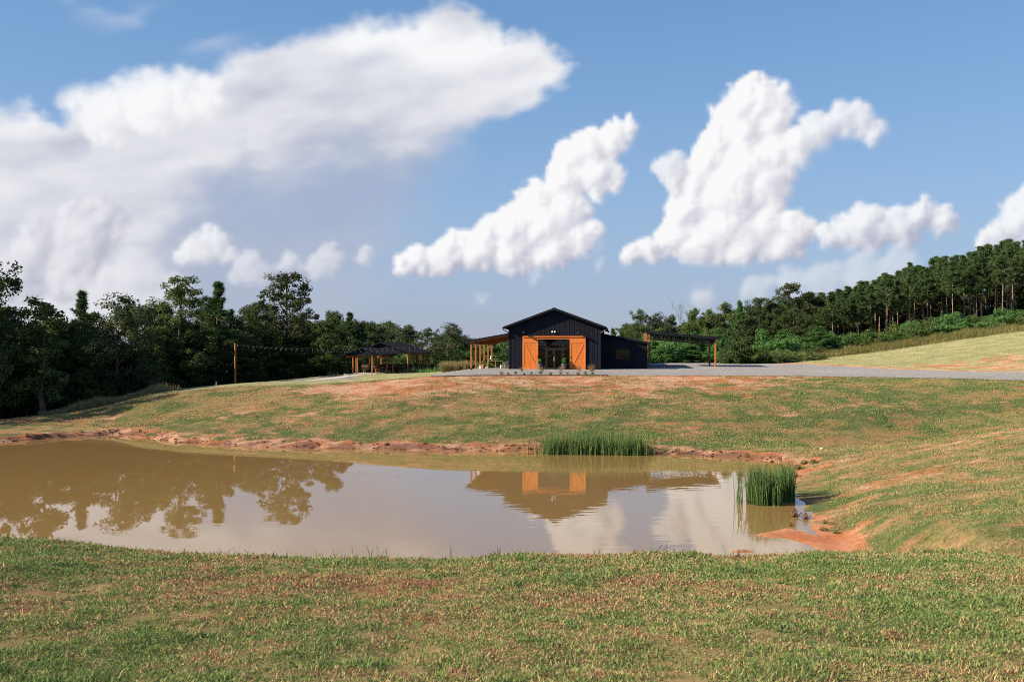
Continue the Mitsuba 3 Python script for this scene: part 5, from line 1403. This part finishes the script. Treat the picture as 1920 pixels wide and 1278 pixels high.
# little grasses and flowers along the edging
def grass_clump(name, label, c, h, m, bsdf, group=None, catg='plant', spread=0.35, w=0.02):
    r5 = np.random.default_rng(int(abs(c[0] * 1000 + c[1] * 77)) % 100000)
    k = thing(name, label, catg, group)
    base = np.tile(np.array([c[0], c[1], gz(c[0], c[1]) - 0.01]), (m, 1)) + np.column_stack([r5.normal(0, h * 0.12, m), r5.normal(0, h * 0.12, m), np.zeros(m)])
    v, f, uv = blades(base, h * r5.uniform(0.6, 1.1, m), w * r5.uniform(0.7, 1.3, m), r5.uniform(0.05, 0.75, m) * spread * 2, r5, r5.uniform(0, 1, m))
    obj(k, trimesh.Trimesh(v, f, process=False), bsdf, uv=uv)
    return k
for i, u in enumerate([941, 953, 967, 983, 996, 1014, 1032, 1051, 1064, 1084, 1098, 1111]):
    c = P(u, 703, 83.5 + (i % 3) * 0.3)
    grass_clump('edging_grass', 'small tuft of ornamental grass planted along the gravel edge before the barn', c, [0.42, 0.30, 0.36, 0.25, 0.33][i % 5], [110, 70, 90][i % 3], ['straw_leaf', 'olive_leaf', 'reed_leaf', 'olive_leaf'][i % 4], 'grass tufts along the gravel edge', 'ornamental grass', 0.5, 0.02)
for i, (u, h) in enumerate([(978, 0.5), (1016, 0.55), (1052, 0.7), (1086, 0.75), (1107, 0.8), (1112, 0.6)]):
    c = P(u, 699, 87.5)
    grass_clump('rusty_flower_plant', 'thin plant with rust-coloured flower heads on the gravel before the doors', c, h, 60, 'rust_leaf', 'rust-flowered plants before the barn', 'plant', 0.35, 0.02)
for i, (u, Y, h) in enumerate([(833, 95, 1.15), (842, 97, 1.2), (851, 98, 1.1), (862, 99, 1.0), (871, 100, 1.1), (876, 97, 0.9), (858, 95, 0.8), (885, 101, 1.0)]):
    c = P(u, 697, Y)
    grass_clump('ornamental_grass', 'pale feathery ornamental grass clump left of the porch posts', c, h, 520, 'straw_leaf', 'ornamental grasses left of the porch', 'ornamental grass', 0.45, 0.03)

# counter under the porch and what stands about it
cb = Frame(B.pt((-2.28, 2.0, 0.052)), 6.0)
ck = thing('green_counter', 'olive green open-shelf counter standing under the porch', 'counter')
CL, CH = 1.55, 0.93
part(ck, 'worktop', cb(rbox((CL / 2, 0.3, CH - 0.17), (CL + 0.06, 0.66, 0.05), 0.008)), 'olive_paint')
part(ck, 'back_panel', cb(box2((0.06, 0.55, 0.05), (CL - 0.06, 0.57, CH - 0.2))), 'olive_dark')
part(ck, 'shelf', cb(box2((0.06, 0.03, 0.05), (CL - 0.06, 0.55, 0.09))), 'olive_dark')
part(ck, 'upper_shelf', cb(rbox((CL / 2, 0.45, CH), (CL - 0.1, 0.26, 0.04), 0.006)), 'olive_paint')
for x in (0.04, CL / 2, CL - 0.04):
    part(ck, 'upright', cb(box2((x - 0.04, 0.0, 0.0), (x + 0.04, 0.07, CH - 0.196))), 'olive_paint')
    part(ck, 'upright', cb(box2((x - 0.03, 0.50, 0.0), (x + 0.03, 0.55, CH - 0.02))), 'olive_paint')
part(ck, 'bottom_rail', cb(box2((0.08, 0.005, 0.0), (CL / 2 - 0.04, 0.05, 0.07))), 'olive_paint')
part(ck, 'bottom_rail', cb(box2((CL / 2 + 0.04, 0.005, 0.0), (CL - 0.08, 0.05, 0.07))), 'olive_paint')
uk = thing('drink_urn', 'white and steel drink urn on top of the green counter', 'urn')
ur = lathe([(0, 0), (0.12, 0), (0.13, 0.04), (0.10, 0.06), (0.11, 0.24), (0.06, 0.28), (0.0, 0.29)], 16); ur.apply_translation((0.30, 0.45, CH + 0.022))
part(uk, 'body', cb(ur), 'white_mat', smooth=40)
part(uk, 'tap', cb(tube([(0.30, 0.34, CH + 0.10), (0.30, 0.30, CH + 0.10), (0.30, 0.29, CH + 0.07)], 0.014, 6)), 'steel_mat')
jk = thing('white_jug', 'white jug on the lower shelf of the green counter', 'jug')
jg = lathe([(0, 0), (0.09, 0), (0.12, 0.1), (0.11, 0.2), (0.06, 0.28), (0.08, 0.36), (0.07, 0.36), (0.0, 0.27)], 16); jg.apply_translation((CL - 0.28, 0.25, 0.094))
part(jk, 'body', cb(jg), 'white_mat', smooth=40)
part(jk, 'handle', cb(tube([(CL - 0.18, 0.25, 0.42), (CL - 0.10, 0.25, 0.38), (CL - 0.11, 0.25, 0.28), (CL - 0.165, 0.25, 0.22)], 0.014, 6)), 'white_mat')
tk = thing('terracotta_pot', 'terracotta pot with a bushy plant left of the green counter', 'potted plant')
tp_ = lathe([(0, 0), (0.15, 0), (0.22, 0.34), (0.24, 0.34), (0.24, 0.42), (0.20, 0.42), (0.0, 0.36)], 18); tp_.apply_translation((-0.42, 0.3, 0.0))
part(tk, 'pot', cb(tp_), 'terracotta', smooth=35)
r6 = np.random.default_rng(66)
v, f, uv = leaf_cloud(np.array([[-0.42, 0.3, 0.62]]) + r6.normal(0, 0.12, (16, 3)), 0.1, 30, 0.09, r6)
part(tk, 'foliage', cb(trimesh.Trimesh(v, f, process=False)), 'olive_leaf', uv=uv)
wk2 = thing('white_bucket', 'white bucket on the porch floor left of the green counter', 'bucket')
bk = lathe([(0, 0), (0.12, 0), (0.15, 0.27), (0.16, 0.28), (0.14, 0.28), (0.0, 0.02)], 16); bk.apply_translation((-0.62, -0.15, 0.0))
part(wk2, 'body', cb(bk), 'white_mat', smooth=40)
part(wk2, 'bail', cb(tube([(-0.77, -0.15, 0.27), (-0.74, -0.15, 0.37), (-0.62, -0.15, 0.42), (-0.50, -0.15, 0.37), (-0.47, -0.15, 0.27)], 0.008, 5)), 'steel_mat')
bk2 = thing('brown_crate', 'brown wooden crate between the green counter and the barn wall', 'crate')
for z in (0.06, 0.18, 0.30):
    part(bk2, 'slat', cb(rbox((CL + 0.28, 0.30, z), (0.40, 0.02, 0.09), 0.004)), 'dark_timber'); part(bk2, 'slat', cb(rbox((CL + 0.28, 0.62, z), (0.40, 0.02, 0.09), 0.004)), 'dark_timber')
    part(bk2, 'slat', cb(rbox((CL + 0.09, 0.46, z), (0.02, 0.30, 0.09), 0.004)), 'dark_timber'); part(bk2, 'slat', cb(rbox((CL + 0.47, 0.46, z), (0.02, 0.30, 0.09), 0.004)), 'dark_timber')
pk = thing('pink_armchair', 'pink and white armchair against the barn wall under the porch', 'armchair')
part(pk, 'seat', cb(rbox((CL + 0.50, -0.35, 0.34), (0.44, 0.46, 0.16), 0.05)), 'pink_mat', smooth=50)
part(pk, 'backrest', cb(rbox((CL + 0.50, -0.09, 0.60), (0.44, 0.12, 0.42), 0.05)), 'pink_mat', smooth=50)
for s in (-1, 1):
    part(pk, 'armrest', cb(rbox((CL + 0.50 + s * 0.26, -0.33, 0.42), (0.09, 0.46, 0.26), 0.03)), 'white_mat', smooth=50)
    for yy_ in (-0.52, -0.14):
        part(pk, 'leg', cb(tube([(CL + 0.50 + s * 0.22, yy_, 0.0), (CL + 0.50 + s * 0.2, yy_, 0.27)], [0.018, 0.028], 8)), 'dark_timber')

# driftwood, pebble, leaves
x, y = XY0(838, 845)
dk_ = thing('driftwood', 'dark snag of driftwood at the water edge below the porch', 'driftwood')
part(dk_, 'log', tube([(x - 0.35, y, 0.0), (x - 0.1, y + 0.05, 0.12), (x + 0.2, y, 0.06), (x + 0.5, y - 0.05, 0.02)], [0.05, 0.11, 0.09, 0.03], 7), 'dark_timber', smooth=60)
part(dk_, 'branch', tube([(x - 0.05, y, 0.1), (x - 0.15, y, 0.28), (x - 0.22, y, 0.33)], [0.05, 0.03, 0.01], 6), 'dark_timber')
part(dk_, 'branch', tube([(x + 0.2, y, 0.05), (x + 0.32, y, 0.18), (x + 0.45, y, 0.2)], [0.05, 0.03, 0.01], 6), 'dark_timber')
x, y = XY0(1540, 838, 0.5)
ico = trimesh.creation.icosphere(2, 0.07)
ico.vertices = ico.vertices * (0.8 + 0.4 * meshkit.noise(ico.vertices * 9, 2)[:, None]) * [1.3, 1, 0.8] + [x, y, gz(x, y) + 0.05]
obj(thing('white_rock', 'small white rock on the clay lip above the inlet', 'rock'), ico, 'white_mat', smooth=30)
